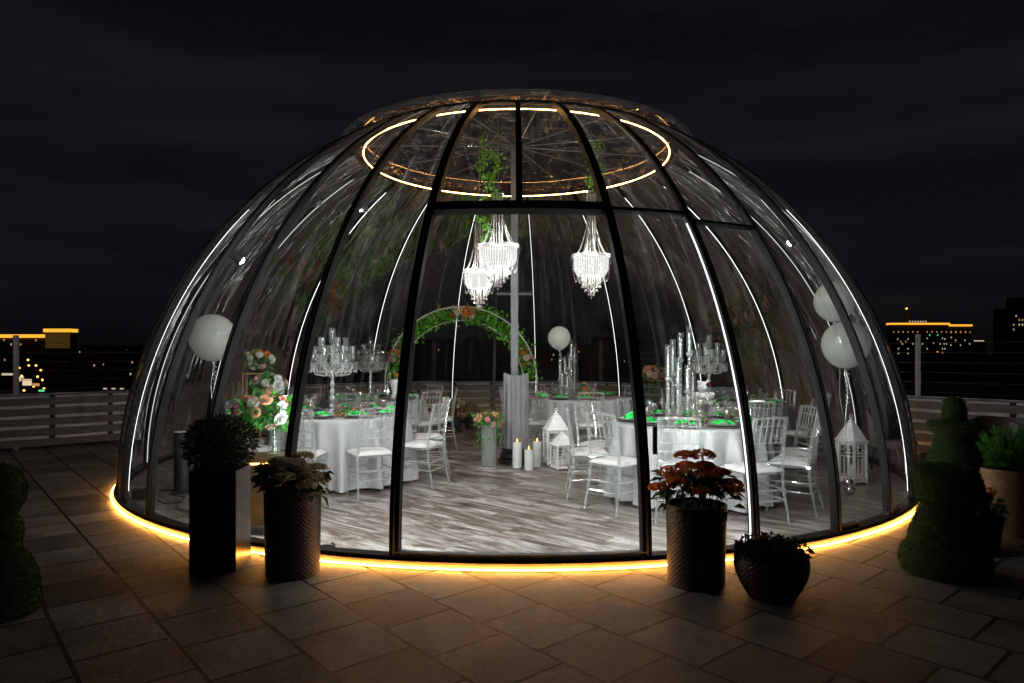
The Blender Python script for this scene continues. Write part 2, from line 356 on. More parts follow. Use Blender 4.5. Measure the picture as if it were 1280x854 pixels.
for k, c in dict(peach=(.80,.42,.26), blush=(.80,.56,.50), cream=(.80,.72,.62), orange=(.75,.24,.05), burg=(.20,.02,.05), pink=(.70,.30,.34), white=(.8,.8,.78)).items():
    M['p_'+k] = leafmat('petal_'+k, c, var=.15, tl=.3)
M['hyd_w'] = leafmat('faded_cream_hydrangea', (.62,.54,.38), var=.3, tl=.5); M['hyd_o'] = leafmat('orange_red_hydrangea', (.80,.27,.05), var=.5, tl=.5)
M['basket'] = pm('dark_brown_wicker', (.035,.022,.013), .45, var=.4, scale=40)
M['wicker_w'] = pm('pale_wicker', (.22,.20,.17), .6, var=.3, scale=40)
M['planter'] = pm('black_planter_steel', (.02,.019,.019), .25, .5)
M['planter_lit'] = pm('lit_side_steel', (.14,.125,.115), .3, .85, bump=.2, bscale=30)  # planter steel in a lighter tone for its lit side
M['board'] = boardmat('weathered_board_blued', (.09,.112,.145)); M['board2'] = boardmat('weathered_board_lit', (.52,.62,.78))  # blue tint offsets the warm LED light; rear boards paled as if lit
M['soil'] = pm('dark_soil', (.03,.022,.016), .95)
M['citygr'] = pm('city_ground', (.02,.02,.02), .9); M['citywall'] = pm('distant_wall', (.05,.042,.035), .9, scale=.2)
M['citylit'] = em('orange_cornice_lighting', (1,.42,.04), 1.3); M['win_w'] = em('warm_window_light', (1,.5,.15), .55); M['win_c'] = em('pale_window_light', (1,.85,.6), .55)
M['win_g'] = em('green_light', (.1,1,.35), .9); M['lampw'] = em('sodium_street_lamp', (1,.42,.08), 5); M['cityfac'] = em('lit_facade', (.5,.26,.06), .09)
M['screen'] = em('lit_shopfront', (1,.75,.5), .8)
M['terracotta'] = pm('dark_pot_glaze', (.045,.03,.02), .4)
M['lens'] = em('spotlight_lens', (1,1,1), 60)
M['skin_cer'] = pm('white_plush_roses', (.85,.85,.84), .9, bump=.8, bscale=90)

# ------------------------------------------------------------------ setting: terrace, city ground, wood floor
CX, CY, RB, RZ, FZ = .06, 9.6, 4.84, 4.71, .03
def fp(px, y): 
    Y = .69*F/(y-440); return Vector(((px-640)/F*Y, Y, 0))
FA0, FA1, FC0, FC1 = fp(-150, 502.25), fp(500, 479.5), fp(740, 479.5), fp(1400, 510.7)
tb = MB(); 
out = [(-14,-5),( -14,6.2),(FA0.x-1.2,FA0.y+.1),(FA1.x-.1,FA1.y+.5),(FC0.x+.1,FC0.y+.5),(FC1.x+.9,FC1.y+.4),(16,4),(16,-5)]
n = len(out)
tb.v += [Vector((x,y,0)) for x,y in out] + [Vector((x,y,-1.2)) for x,y in out]
tb.f.append(list(range(n))[::-1]); tb.f += [[i,(i+1)%n,n+(i+1)%n,n+i] for i in range(n)]
tag(tb.build('terrace_paving', M['pave'], smooth=False), 'stone paved roof terrace', None, kind='structure')
g = MB(); g.v += [Vector((x,y,-16)) for x,y in ((-2500,-200),(2500,-200),(2500,3500),(-2500,3500))]; g.f.append([0,1,2,3])
tag(g.build('ground', M['citygr'], smooth=False), 'dark city ground below the terrace', kind='structure')
wf = MB().lathe([(4.80,0),(4.80,FZ)], (CX,CY,0.0), 96)
tag(wf.build('wooden_floor', M['wood'], smooth=False), 'grey weathered plank floor inside the dome', kind='structure')

# ------------------------------------------------------------------ fence
def fence(a, b, label, lead=0.0):
    d = (b-a); Ln = d.length; ang = math.atan2(d.y, d.x)
    t = thing('slat_fence', label, 'fence', a, ang, 'slatted timber fences round the terrace')
    m = MB(); m2 = MB(); n = 5; bh = .112; gp = .048
    for k in range(n):
        z = .05 + k*(bh+gp) + bh/2
        s0 = 0
        while s0 < Ln:
            l = min(2.4, Ln-s0); m.box((s0+l/2, 0, z), (l-.006, .022, bh + rnd.uniform(-.006,.004))); s0 += l
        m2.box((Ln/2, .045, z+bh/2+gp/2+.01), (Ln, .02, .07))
    m.box((Ln/2, .02, .05+5*(bh+gp)+.0), (Ln, .10, .022))
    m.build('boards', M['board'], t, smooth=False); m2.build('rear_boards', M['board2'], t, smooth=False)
    k = 0; x = .4 + lead
    while x < Ln:
        MB().box((x, .05, .42), (.07, .07, .84)).box((x, .05, .015),(.13,.13,.03)).build('post', M['rib'], t, smooth=False); x += .8 if Ln < 9 else .8
    return t
fence(FA0, FA1, 'grey slatted timber fence running behind the left side of the dome')
fence(FA1, FC0, 'short grey slatted fence straight behind the dome, beyond the floral arch')
fence(FC0, FC1, 'grey slatted timber fence running behind the right side of the dome')
def cablerail(a, b, xs, label):
    d=(b-a); Ln=d.length; ang=math.atan2(d.y,d.x); t=thing('cable_railing', label, 'railing', a+Vector((0,.22,0)), ang, 'cable railings above the fence')
    for x in xs:
        MB().box((x,0,.89),(.075,.045,1.78)).build('post', M['grey_metal'], t, smooth=False)
    for k in range(6): MB().tube([(0,0,.93+k*.145),(Ln,0,.93+k*.145)], .0035, 5).build('cable', M['grey_metal'], t)
def alongx(a, b, px):
    lo, hi = 0., 1.
    for _ in range(40):
        mi=(lo+hi)/2; q=a.lerp(b,mi)+Vector((0,.22,0)); x=640+q.x/q.y*F
        if x<px: lo=mi
        else: hi=mi
    return lo*(b-a).length
cablerail(FA0, FA1, [.1, alongx(FA0,FA1,20), alongx(FA0,FA1,215), 9.2], 'steel cable railing with tall posts behind the left timber fence')
cablerail(FC0, FC1, [.3, alongx(FC0,FC1,990), alongx(FC0,FC1,1148), 11.0], 'steel cable railing with a tall grey post behind the right timber fence')

# ------------------------------------------------------------------ dome
def dp(a, e, off=0.0):
    """a: degrees from the camera side, + to the right; e: elevation degrees"""
    a=R_(a); e=R_(e); r=(RB+off)*math.cos(e); z=FZ+(RZ+off)*math.sin(e)
    return Vector((CX+r*math.sin(a), CY-r*math.cos(a), z))
ET = math.degrees(math.asin((4.21-FZ)/RZ)); EH = 34.5
dome = thing('glass_dome', 'large transparent geodesic style dome tent with black ribs and warm light strips', 'dome tent', (0,0,0))
def sweep(a, e0, e1, wd, i0, i1, n=40, off=0):
    m = MB(); ar=R_(a); side=Vector((math.cos(ar), math.sin(ar), 0))
    for i in range(n+1):
        e=e0+(e1-e0)*i/n
        for o_, s_ in ((i0,-1),(i0,1),(i1,1),(i1,-1)):
            m.v.append(dp(a,e,o_)+side*(wd/2*s_+off))
    for i in range(n):
        for j in range(4):
            m.f.append([i*4+j, i*4+(j+1)%4, (i+1)*4+(j+1)%4, (i+1)*4+j])
    m.f.append([0,1,2,3][::-1]); m.f.append([n*4+j for j in range(4)]); return m
SP = 360/34
front = [SP*k for k in range(-6,7)]
rear = [180-(5.3+SP*k) for k in range(-11,11)]      # as angle from the camera side
for a in front:
    if abs(a) < 1: rb = sweep(a, EH, ET, .055, -.05, .03).build('rib', M['rib'], dome); continue
    wd = .070 if abs(a) < 12 else .055
    rb = sweep(a, 0, ET, wd, -.035, .030).build('rib', M['rib'], dome)
    sweep(a, .6, ET-1, .012, .031, .037).build('gasket', M['grey_metal'], rb)
    mid = abs(a) < 22; sweep(a, 1.5, EH+(6 if abs(a) > 12 else -1), .022 if mid else .004, -.043, -.037).build('led_strip', M['led_fill' if mid else 'led_mid'], rb)  # strong strips hidden behind the middle ribs are added fill light
    if abs(a-2*SP) < 1:
        m = MB(); ar=R_(a); side=Vector((math.cos(ar), math.sin(ar),0))
        for i in range(150):
            e = 1+ (EH-2)*i/150; m.box(dp(a,e,-.008)-side*.031, (.006,.014,.008))
        m.build('led_strip', M['led_dots'], rb, smooth=False)
        MB().grid(lambda u,v: dp(a, .8+(EH-1)*u, -.028+.03*v)-side*.0285, 30, 1).build('led_channel', M['grey_metal'], rb)
for i, a in enumerate(rear):
    k = i-11
    rb = sweep(a, 0, ET, .05, -.035, .03).build('rib', M['rib'] if k % 2 == 0 else M['grey_metal'], dome)
    if k % 2 == 0: sweep(a, 1, ET-3, .0045, -.042, -.036).build('led_strip', M['led_white' if abs(k) < 7 else 'led_faint'], rb)
# glazing
def panel(a0, a1, e0, e1, mat, off=0.0, nu=6, nv=24, name='glass_panel'):
    m = MB().grid(lambda u,v: dp(a0+(a1-a0)*u, e0+(e1-e0)*v, off), nu, nv)
    def uvf(co):
        a = math.degrees(math.atan2(co.x-CX, CY-co.y)); return ((a+200)/10.59, math.atan2(co.z, math.hypot(co.x-CX, co.y-CY))*4)
    return m.build(name, mat, dome, uvf=uvf, auto=180)
fr = sorted(front)
for a0, a1 in zip(fr[:-1], fr[1:]):
    if abs(a0) < 11 and abs(a1) < 11:
        panel(a0, a1, EH, ET, M['glasstop'], .012)
    else:
        panel(a0, a1, 0, EH, M['glass'], .012); panel(a0, a1, EH, ET, M['glass'], .0125)
panel(-SP, SP, .8, EH, M['glassdoor'], .004, 12, name='door_glass')
rr = sorted(((a+360) % 360) for a in rear)
for a0, a1 in zip(rr[:-1], rr[1:]): panel(a0, a1, 0, ET, M['glass'], -.012)
panel(fr[-1], rr[0], 0, ET, M['glass'], .01); panel(rr[-1]-360, fr[0], 0, ET, M['glass'], .01)
def arcbeam(a0, a1, e, h, i0, i1, n=24, dz=0):
    m = MB()
    for i in range(n+1):
        a=a0+(a1-a0)*i/n
        for o_, z in ((i0,-h/2),(i1,-h/2),(i1,h/2),(i0,h/2)): m.v.append(dp(a,e,o_)+Vector((0,0,z+dz)))
    for i in range(n):
        for j in range(4): m.f.append([i*4+j,(i+1)*4+j,(i+1)*4+(j+1)%4,i*4+(j+1)%4])
    m.f.append([0,1,2,3]); m.f.append([n*4+j for j in range(4)][::-1]); return m
arcbeam(-SP, SP, EH, .065, -.02, .05).build('door_header', M['rib'], dome)
arcbeam(SP, 2*SP, EH, .025, -.02, .03).build('transom', M['rib'], dome)
arcbeam(2*SP, 3*SP, EH-1, .018, -.02, .03).build('transom', M['rib'], dome)
arcbeam(180-5.3, 180-5.3+SP, EH, .05, -.05, .03).build('rear_door_header', M['grey_metal'], dome)
arcbeam(0, 360, 0, .05, -.06, .04, 120, .03).build('base_frame', M['rib'], dome)
arcbeam(0, 360, 0, .055, .0, .055, 120, -.001).build('base_sill', M['sill'], dome)
arcbeam(-SP, SP, 1.0, .018, -.03, .03, 24, -.01).build('door_threshold', M['grey_metal'], dome)
# warm strip on the ground round the base
def ring(rad, z, r, mat, name, a0=0, a1=360, n=200, par=None):
    pts=[(CX+rad*math.sin(R_(a0+(a1-a0)*i/n)), CY-rad*math.cos(R_(a0+(a1-a0)*i/n)), z) for i in range(n+1)]
    return MB().tube(pts, r, 8, False).build(name, mat, par or dome)
rt = RB*math.cos(R_(ET))
ring(4.912, .020, .0058, M['led_warm'], 'base_led_strip')
ring(rt-.13, 4.19, .0052, M['led_ring'], 'crown_led_strip')
# crown: frame ring and clear cap
rt = RB*math.cos(R_(ET))
MB().lathe([(rt-.02,4.20),(rt-.0,4.20),(rt+.01,4.24),(rt-.02,4.245),(rt-.02,4.20)], (CX,CY,0), 96, cap=False).build('crown_ring', M['rib'], dome)
cap = MB().lathe([(.005,4.38),(1.0,4.365),(1.8,4.33),(2.39,4.275)], (CX,CY,0), 96, cap=False)
capo = cap.build('cap', M['glasscap'], dome, uvf=lambda co: ((co.x)*1.1, (co.y)*1.1), auto=180)
MB().lathe([(2.385,4.235),(2.40,4.235),(2.41,4.29),(2.385,4.292),(2.385,4.235)], (CX,CY,0), 96, cap=False).build('cap_rim', M['glassw'], capo)
for k in range(12):
    a=R_(k*30+8); MB().tube([(CX+.1*math.cos(a),CY+.1*math.sin(a),4.40),(CX+1.8*math.cos(a),CY+1.8*math.sin(a),4.345),(CX+2.4*math.cos(a),CY+2.4*math.sin(a),4.29)], .007, 5).build('cap_seam', M['acryl'], capo)
# door handle, hinge blocks and floor rails
p=dp(SP+1.2, 10.5, -.02); MB().box(p+Vector((0,-.05,0)), (.028,.03,.20)).box(p+Vector((0,-.03,.07)),(.02,.05,.02)).box(p+Vector((0,-.03,-.07)),(.02,.05,.02)).build('door_handle', M['black'], dome, smooth=False)
for a in (3.15*SP, 4.1*SP):
    p=dp(a,.9,.0); MB().box(p+Vector((0,0,0)),(.30,.05,.03),R_(a)).build('rail_stop', M['black'], dome, smooth=False)
for a,e in ((-3*SP+1.5,38),(2*SP,EH+1),(-2*SP,36)):
    p=dp(a,e,-.06); MB().box(p,(.10,.03,.03),R_(a)).box(p+Vector((.05,0,.01)),(.03,.04,.04),R_(a)).build('latch', M['grey_metal'], dome, smooth=False)

# central pole with half column round its foot
PC = P(645, 578, FZ)
pole = MB(); pole.box((0,0,2.16),(.10,.10,4.32)); pole.box((0,0,.01),(.22,.22,.02))
tag(pole.build('support_pole', M['grey_metal'], None, (PC.x-.02, PC.y+.16, FZ), smooth=False), 'grey square steel pole rising from behind the fluted column to the dome crown', 'pole')
ft = thing('fluted_column', 'waist high grey fluted half column with black moulded base beside pillar candles', 'column', (PC.x, PC.y, FZ))
def flute(r,z,t): return r*(1-.055*abs(math.sin(t*9))**.7)
sh = MB()
n=180; zs=[.2,.6,1.0,1.19]
def half(t): return t
for z in zs:
    for i in range(n+1):
        t=-PI*1.02+PI*1.04*i/n; r=.172*(1-.16*abs(math.cos(t*6))**2); zz=z+(.016*math.cos(t*2) if z>1.1 else 0)
        sh.v.append(Vector((r*math.cos(t), r*math.sin(t), zz)))
for z in zs[::-1]:
    for i in range(n+1):
        t=-PI*1.02+PI*1.04*i/n; r=.140; zz=z+(.016*math.cos(t*2) if z>1.1 else 0); sh.v.append(Vector((r*math.cos(t), r*math.sin(t), zz)))
for k in range(7):
    for i in range(n): a=k*(n+1)+i; sh.f.append([a,a+1,a+n+2,a+n+1])
sh.build('fluted_shell', M['plaster'], ft)
MB().lathe([(.24,0),(.24,.05),(.21,.06),(.225,.09),(.215,.12),(.185,.135),(.195,.16),(.19,.185),(.165,.2)],(0,0,0),32).build('base_moulding', M['blackpl'], ft)
MB().lathe([(.125,.2),(.125,1.05)],(-.045,.01,0),32,rf=lambda r,z,t:r*(1-.06*abs(math.sin(t*8)))).build('core', M['blackpl'], ft)

# ------------------------------------------------------------------ chairs
def make_chair():
    t = thing('chiavari_chair', 'x', 'chair')
    A = M['acryl']
    MB().box((0,0,.435),(.39,.38,.022)).build('seat', A, t, smooth=False)
    def cush(u,v):
        x=(u*2-1); y=(v*2-1); q=max(abs(x),abs(y))
        return (x*.195*(1 - .0*abs(y)), y*.19, .447+.045*(1-q**6)**.5*(1-.12*(x*x+y*y)))
    c = MB().grid(cush,16,16); c.box((0,0,.452),(.385,.375,.012)); c.build('cushion', M['cushion'], t, auto=60)
    for s in (-1,1):
        MB().tube([(s*.185,.175,.44),(s*.183,.178,.30),(s*.183,.18,.28),(s*.185,.19,0)],[.015,.012,.015,.010],8).build('leg', A, t)
        MB().tube([(s*.195,-.245,0),(s*.185,-.185,.30),(s*.182,-.175,.46),(s*.178,-.20,.70),(s*.172,-.245,.925)],[.010,.013,.015,.013,.012],8).build('leg', A, t)
    m = MB()
    m.tube([(-.175,-.243,.915),(0,-.258,.925),(.175,-.243,.915)],.012,8)
    for z,y in ((.85,-.229),(.70,-.203),(.62,-.192),(.54,-.183)): m.tube([(-.178,y,z),(.178,y,z)],.0075,6)
    for k in range(6):
        x=-.145+.058*k; m.tube([(x,-.203,.70),(x*1.0,-.250,.92)],[.0075,.0065],6)
    m.build('backrest', A, t)
    for (a,b) in (((-.184,.178),(.184,.178)),((-.19,-.215),(.19,-.215)),((-.184,.18),(-.19,-.21)),((.184,.18),(.19,-.21))):
        q = MB()
        for z in (.20,.29): q.tube([(a[0],a[1],z),((a[0]+b[0])/2,(a[1]+b[1])/2,z+.003),(b[0],b[1],z)],[.007,.011,.007],6)
        q.build('stretcher', A, t)
    return t
protochair = make_chair()
used = [False]
def place(proto, flag, loc, rz, label, group):
    if not flag[0]:
        flag[0]=True; KC[proto.name]=[(c,kids(c)) for c in kids(proto)]; proto.location=loc; proto.rotation_euler=(0,0,rz); proto['label']=label; proto['group']=group; return proto
    return dup(proto, loc, rz, label, group)
# loose protos for table ware (single meshes)
charger_me = MB().lathe([(.09,0),(.155,.012),(.158,.016),(.11,.010),(.02,.008)],n=28).mesh('charger_plate', M['charger'])
plate_me = MB().lathe([(.06,.0),(.12,.016),(.123,.02),(.075,.008),(.01,.006)],n=24).mesh('dinner_plate', M['china'])
def napk(seed):
    r=random.Random(seed); m=MB()
    def f(u,v):
        x=(u-.5)*.20; y=(v-.5)*.11*(1+.6*abs(u-.5)); return (x, y, .010+.014*math.sin(u*9+seed)*math.sin(v*5+1)+.022*math.exp(-((u-.5)/.18)**2)+.008*r.random())
    m.grid(f,14,8)
    def f2(u,v):
        x=(u-.5)*.16; y=(v-.5)*.07; return (x*.6-y, x*.5+y, .030+.012*math.sin(u*7+2*seed)*math.cos(v*4))
    m.grid(f2,10,6)
    return m.mesh('folded_napkin', M['green'])
napk_me=[napk(s) for s in (1,2,3)]
goblet_me = MB().lathe([(.034,0),(.03,.004),(.006,.012),(.005,.055),(.012,.065),(.036,.085),(.046,.115),(.043,.15),(.041,.15),(.034,.09),(.004,.07)],n=14,cap=True).mesh('wine_goblet', M['smoke'])
flute_me = MB().lathe([(.032,0),(.028,.004),(.005,.012),(.0045,.10),(.014,.12),(.026,.15),(.028,.21),(.026,.21),(.023,.15),(.003,.125)],n=12,cap=True).mesh('champagne_flute', M['glassw'])
DIRS = {}
def side(ang, tc):
    """phrase for where a seat is round its table, seen by the camera"""
    a = ang % 360
    names = ['on the right side','right of the far side','on the far right side','on the far side','left of the far side','on the far left side','on the left side','near left side','on the near side left of centre','on the side nearest the camera','on the near side right of centre','on the near right side']
    cuts = [(345,375,'right end'),(15,45,'far right'),(45,75,'far side right of centre'),(75,105,'middle of far side'),(105,135,'far side left of centre'),(135,165,'far left'),(165,195,'left end'),(195,225,'near left'),(225,255,'near side left of centre'),(255,285,'middle of near side'),(285,315,'near side right of centre'),(315,345,'near right')]
    for lo,hi,s in cuts:
        if lo<=a<hi or lo<=a+360<hi: return s
def cloth(tr, tz, seed):
    r = random.Random(seed); ph=[r.uniform(0,6.28) for _ in range(5)]
    m=MB(); n=200; prof=[(0.02,0),(.5,0),(.9,0),(.985,-.001),(1.0,-.010),(1.006,-.04),(1.01,-.12),(1.015,-.3),(1.02,-.5),(1.03,-.65),(1.035,-(tz-.035))]
    def f(i,t):
        rr,z = prof[i]; dz=-z; k=min(1,dz/.55)**.8
        fold=(.45*math.sin(11*t+ph[0])+.35*math.sin(17*t+ph[1])+.3*math.sin(26*t+ph[2])+.15*math.sin(41*t+ph[3]))
        sh=math.copysign(abs(fold)**.75, fold)
        return rr*tr+k*(.10*sh+.02)
    for i,(q,z) in enumerate(prof):
        for j in range(n):
            t=2*PI*j/n; rr=f(i,t) if i>2 else q*tr
            m.v.append(Vector((rr*math.cos(t), rr*math.sin(t), tz+z)))
    for i in range(len(prof)-1):
        for j in range(n): m.f.append([i*n+(j+1)%n, i*n+j, (i+1)*n+j, (i+1)*n+(j+1)%n])
    m.f.append([j for j in range(n)])
    return m
TABLES = [
 ('front left', -1.98, 7.95, .78, [262,300,342,22,62,102,142,182,222]),
 ('back left', -2.12, 10.5, .78, [270,322,5,48,92,138,182,226]),
 ('back centre', 1.07, 10.75, .80, [272,236,200,160,120,80,40]),
 ('front right', 1.82, 7.05, .78, [0,36,72,108,144,180,216,252,288,324]),
 ('back right', 3.03, 9.45, .78, [230,272,310,352,35,78,118]),
]
TZ=.775
for name, tx, ty, tr, angs in TABLES:
    t = thing('round_table', 'round folding table hidden under a white cloth, %s of the room' % name, 'table', (tx,ty,FZ), 0, 'round dining tables')
    MB().lathe([(tr*.95,.742),(tr*.98,.745),(tr*.98,.768),(tr*.95,.77)],n=48).build('tabletop', M['twig'], t)
    for k in range(4):
        a=PI/4+k*PI/2; MB().tube([(.5*math.cos(a),.5*math.sin(a),.74),(.58*math.cos(a),.58*math.sin(a),0)],.018,8).build('leg', M['black'], t)
    c = cloth(tr, TZ, hash(name)%7 if False else len(name)+int(tx*3)).build('tablecloth', M['cloth'], None, (tx,ty,FZ), auto=60)
    tag(c, 'white satin floor length cloth draped over the %s table' % name, 'tablecloth', 'white round tablecloths')
    for k, a in enumerate(angs):
        ar=R_(a); dx,dy=math.cos(ar),math.sin(ar); rc=tr+.24
        sd = side(a, name)
        jit=rnd.uniform(-5,5)
        place(protochair, used, (tx+dx*rc, ty+dy*rc, FZ), math.atan2(-dy,-dx)-PI/2+R_(jit), 'clear chair with white cushion, %s table, %s' % (name, sd), 'clear spindle back chairs round the tables')
        rp=tr-.19; pz=FZ+TZ+.001
        q=(tx+dx*rp, ty+dy*rp, pz)
        tag(mk('charger_plate', charger_me, None, q), 'grey brown charger, %s table, %s' % (name, sd), 'charger plate', 'charger plates on the tables')
        tag(mk('dinner_plate', plate_me, None, (q[0],q[1],pz+.013)), 'white dinner plate, %s table, %s' % (name, sd), 'plate', 'white plates on the chargers')
        tag(mk('folded_napkin', napk_me[k%3], None, (q[0],q[1],pz+.026), ar+PI/2+rnd.uniform(-.3,.3)), 'bright green folded napkin, %s table, %s' % (name, sd), 'napkin', 'green napkins on the plates')
        a2=ar+.30; rg=tr-.30
        tag(mk('wine_goblet', goblet_me, None, (tx+math.cos(a2)*rg, ty+math.sin(a2)*rg, pz), 0, 1.0), 'smoked cut glass goblet, %s table, %s' % (name, sd), 'goblet', 'smoked goblets on the tables')
        a3=ar+.17; rg=tr-.37
        tag(mk('champagne_flute', flute_me, None, (tx+math.cos(a3)*rg, ty+math.sin(a3)*rg, pz)), 'clear slender flute glass, %s table, %s' % (name, sd), 'glass', 'clear flutes on the tables')

# ------------------------------------------------------------------ flowers
def rose_mesh(mat, seed):
    r=random.Random(seed); m=MB()
    m.ball((0,0,.32),.30,8,5)
    for ring_,(n,rad,h,op) in enumerate(((3,.28,.62,.10),(4,.42,.66,.28),(5,.62,.60,.55),(6,.82,.42,.95))):
        for k in range(n):
            t0=2*PI*k/n+ring_*.6+r.uniform(-.1,.1); w_=2*PI/n*.75
            def f(u,v):
                t=t0+(u-.5)*w_*1.5; rr=.12+(rad-.12)*(v**.7)*(1+.12*op*v); z=h*v*(1+.10*math.cos((u-.5)*PI))-op*.35*v**3
                edge=1+.12*v*v*op*math.cos((u-.5)*PI)
                return (rr*edge*math.cos(t), rr*edge*math.sin(t), z)
            m.grid(f,4,4)
    return m.mesh('rose', mat, auto=180)
ROSE={k:[rose_mesh(M['p_'+k],s) for s in (1,2)] for k in ('peach','blush','cream','orange','burg','pink','white')}
def leafcloud(m, c, rad, n, ll, lw, rg=rnd, down=0, shell=.5):
    c=Vector(c)
    for _ in range(n):
        d=Vector((rg.gauss(0,1),rg.gauss(0,1),rg.gauss(0,1))).normalized(); k=rg.uniform(shell,1)
        p=c+Vector((d.x*rad[0],d.y*rad[1],d.z*rad[2]))*k
        dd=(d+Vector((rg.gauss(0,.5),rg.gauss(0,.5),rg.gauss(0,.5)-down))).normalized()
        l=ll*rg.uniform(.6,1.3); m.leaf(p,dd,Vector((rg.gauss(0,1),rg.gauss(0,1),rg.gauss(0,1)+.6)),l,l*lw)
    return m
def bouquet(c, rad, kinds, nf, size, label, nleaf=160, cat='flower arrangement', leaf='leaf', stemlen=0, group=None, seed=1, hang=0, upper=True, name='bouquet', ll=.06):
    r=random.Random(seed); t=thing(name,label,cat,c,0,group)
    m=leafcloud(MB(),(0,0,0),(rad[0],rad[1],rad[2]),nleaf,ll,.5,r,shell=.3)
    if hang:
        for _ in range(int(nleaf*.5)):
            m.leaf((r.gauss(0,rad[0]*.35),r.gauss(0,rad[1]*.35),-r.uniform(0,hang)),(r.gauss(0,.5),r.gauss(0,.5),-1),(r.gauss(0,1),r.gauss(0,1),.2),ll,ll*.5)
    m.build('foliage',M[leaf],t,smooth=False)
    pts=[]
    for i in range(nf):
        best=None
        for _ in range(14):
            d=Vector((r.gauss(0,1),r.gauss(0,1)-.45,r.gauss(0,1)+(.5 if upper else 0))).normalized()
            q=min([ (d-o).length for o in pts] or [9])
            if best is None or q>best[0]: best=(q,d)
        d=best[1]; pts.append(d)
        k=kinds[i%len(kinds)]; s=size*r.uniform(.75,1.15)
        o=mk('rose',ROSE[k][i%2],t,(d.x*rad[0]*.85,d.y*rad[1]*.85,d.z*rad[2]*.85),None,s)
        o.rotation_euler=d.to_track_quat('Z','X').to_euler()
    return t
def vase(c, prof, mat, label, cat='vase', name='glass_vase', n=24, rf=None, group=None):
    return tag(MB().lathe(prof,n=n,rf=rf,cap=True).build(name,mat,None,c), label, cat, group)

# ---- arch
ac=Vector(((577-640)/F*12.6,12.6,FZ))
arch=thing('wedding_arch','white double tube arch with ivy and roses at the back of the dome','arch',ac)
def arc(rad,zc):
    pts=[(-rad,0,0.0)]
    for i in range(41):
        t=PI-PI*i/40; pts.append((rad*math.cos(t),0,zc+rad*math.sin(t)))
    pts.append((rad,0,0)); return pts
ZC=.93
for y in (-.12,.12):
    MB().tube([(x,y,z) for x,_,z in arc(1.39,ZC)],.011,8).build('outer_tube',M['white_metal'],arch)
MB().tube([(x,0,z) for x,_,z in arc(1.14,ZC)],.011,8).build('inner_tube',M['white_metal'],arch)
for k in range(9):
    t=PI*k/8; c_,s_=math.cos(t),math.sin(t)
    MB().tube([(1.39*c_,-.12,ZC+1.39*s_),(1.14*c_,0,ZC+1.14*s_),(1.39*c_,.12,ZC+1.39*s_)],.009,6).build('rung',M['white_metal'],arch)
for s in (-1,1):
    MB().tube([(s*1.39,-.12,.6),(s*1.14,0,.6),(s*1.39,.12,.6)],.009,6).build('rung',M['white_metal'],arch)
    MB().box((s*1.27,0,.008),(.42,.40,.016)).build('foot_plate',M['white_metal'],arch,smooth=False)
def garland(t0,t1,n,label):
    m=MB(); r=random.Random(int(t0*10)+3)
    for _ in range(n):
        t=R_(r.uniform(t0,t1)); rad=1.27+r.gauss(0,.09)
        p=Vector((rad*math.cos(t),r.gauss(0,.09),ZC+rad*math.sin(t)))
        l=r.uniform(.05,.10); m.leaf(p,(r.gauss(0,1),r.gauss(0,.6)-.3,r.gauss(0,1)-.4),(r.gauss(0,.6),-1,r.gauss(0,.6)),l,l*.75)
    pts=[(1.27*math.cos(R_(t0+(t1-t0)*i/20))+.03*math.sin(i*2),.0,ZC+1.27*math.sin(R_(t0+(t1-t0)*i/20))) for i in range(21)]
    o=m.build('ivy_garland',M['garland'],None,ac,smooth=False); MB().tube(pts,.008,5).build('stem',M['stem'],o)
    tag(o,label,'garland','leafy garlands on the arch')
garland(95,150,420,'leafy green garland on the upper left of the white arch')
garland(150,176,120,'short leafy garland hanging low on the left of the white arch')
garland(28,86,520,'leafy green garland on the upper right of the white arch')
garland(2,28,120,'short leafy garland hanging low on the right of the white arch')
def onarch(t,rad=1.27): return ac+Vector((rad*math.cos(R_(t)),-.14,ZC+rad*math.sin(R_(t))))
bouquet(onarch(88),(.24,.10,.12),['orange','blush','cream','orange','white'],16,.062,'cluster of orange and cream roses at the top of the arch',40,group='rose clusters on the arch',seed=3)
bouquet(onarch(158,1.3),(.15,.10,.14),['peach','orange','cream','blush'],10,.062,'cluster of peach roses on the left shoulder of the arch',20,group='rose clusters on the arch',seed=4)
bouquet(onarch(22,1.25),(.15,.10,.16),['blush','orange','cream'],11,.062,'cluster of blush roses on the right shoulder of the arch',24,group='rose clusters on the arch',seed=5)

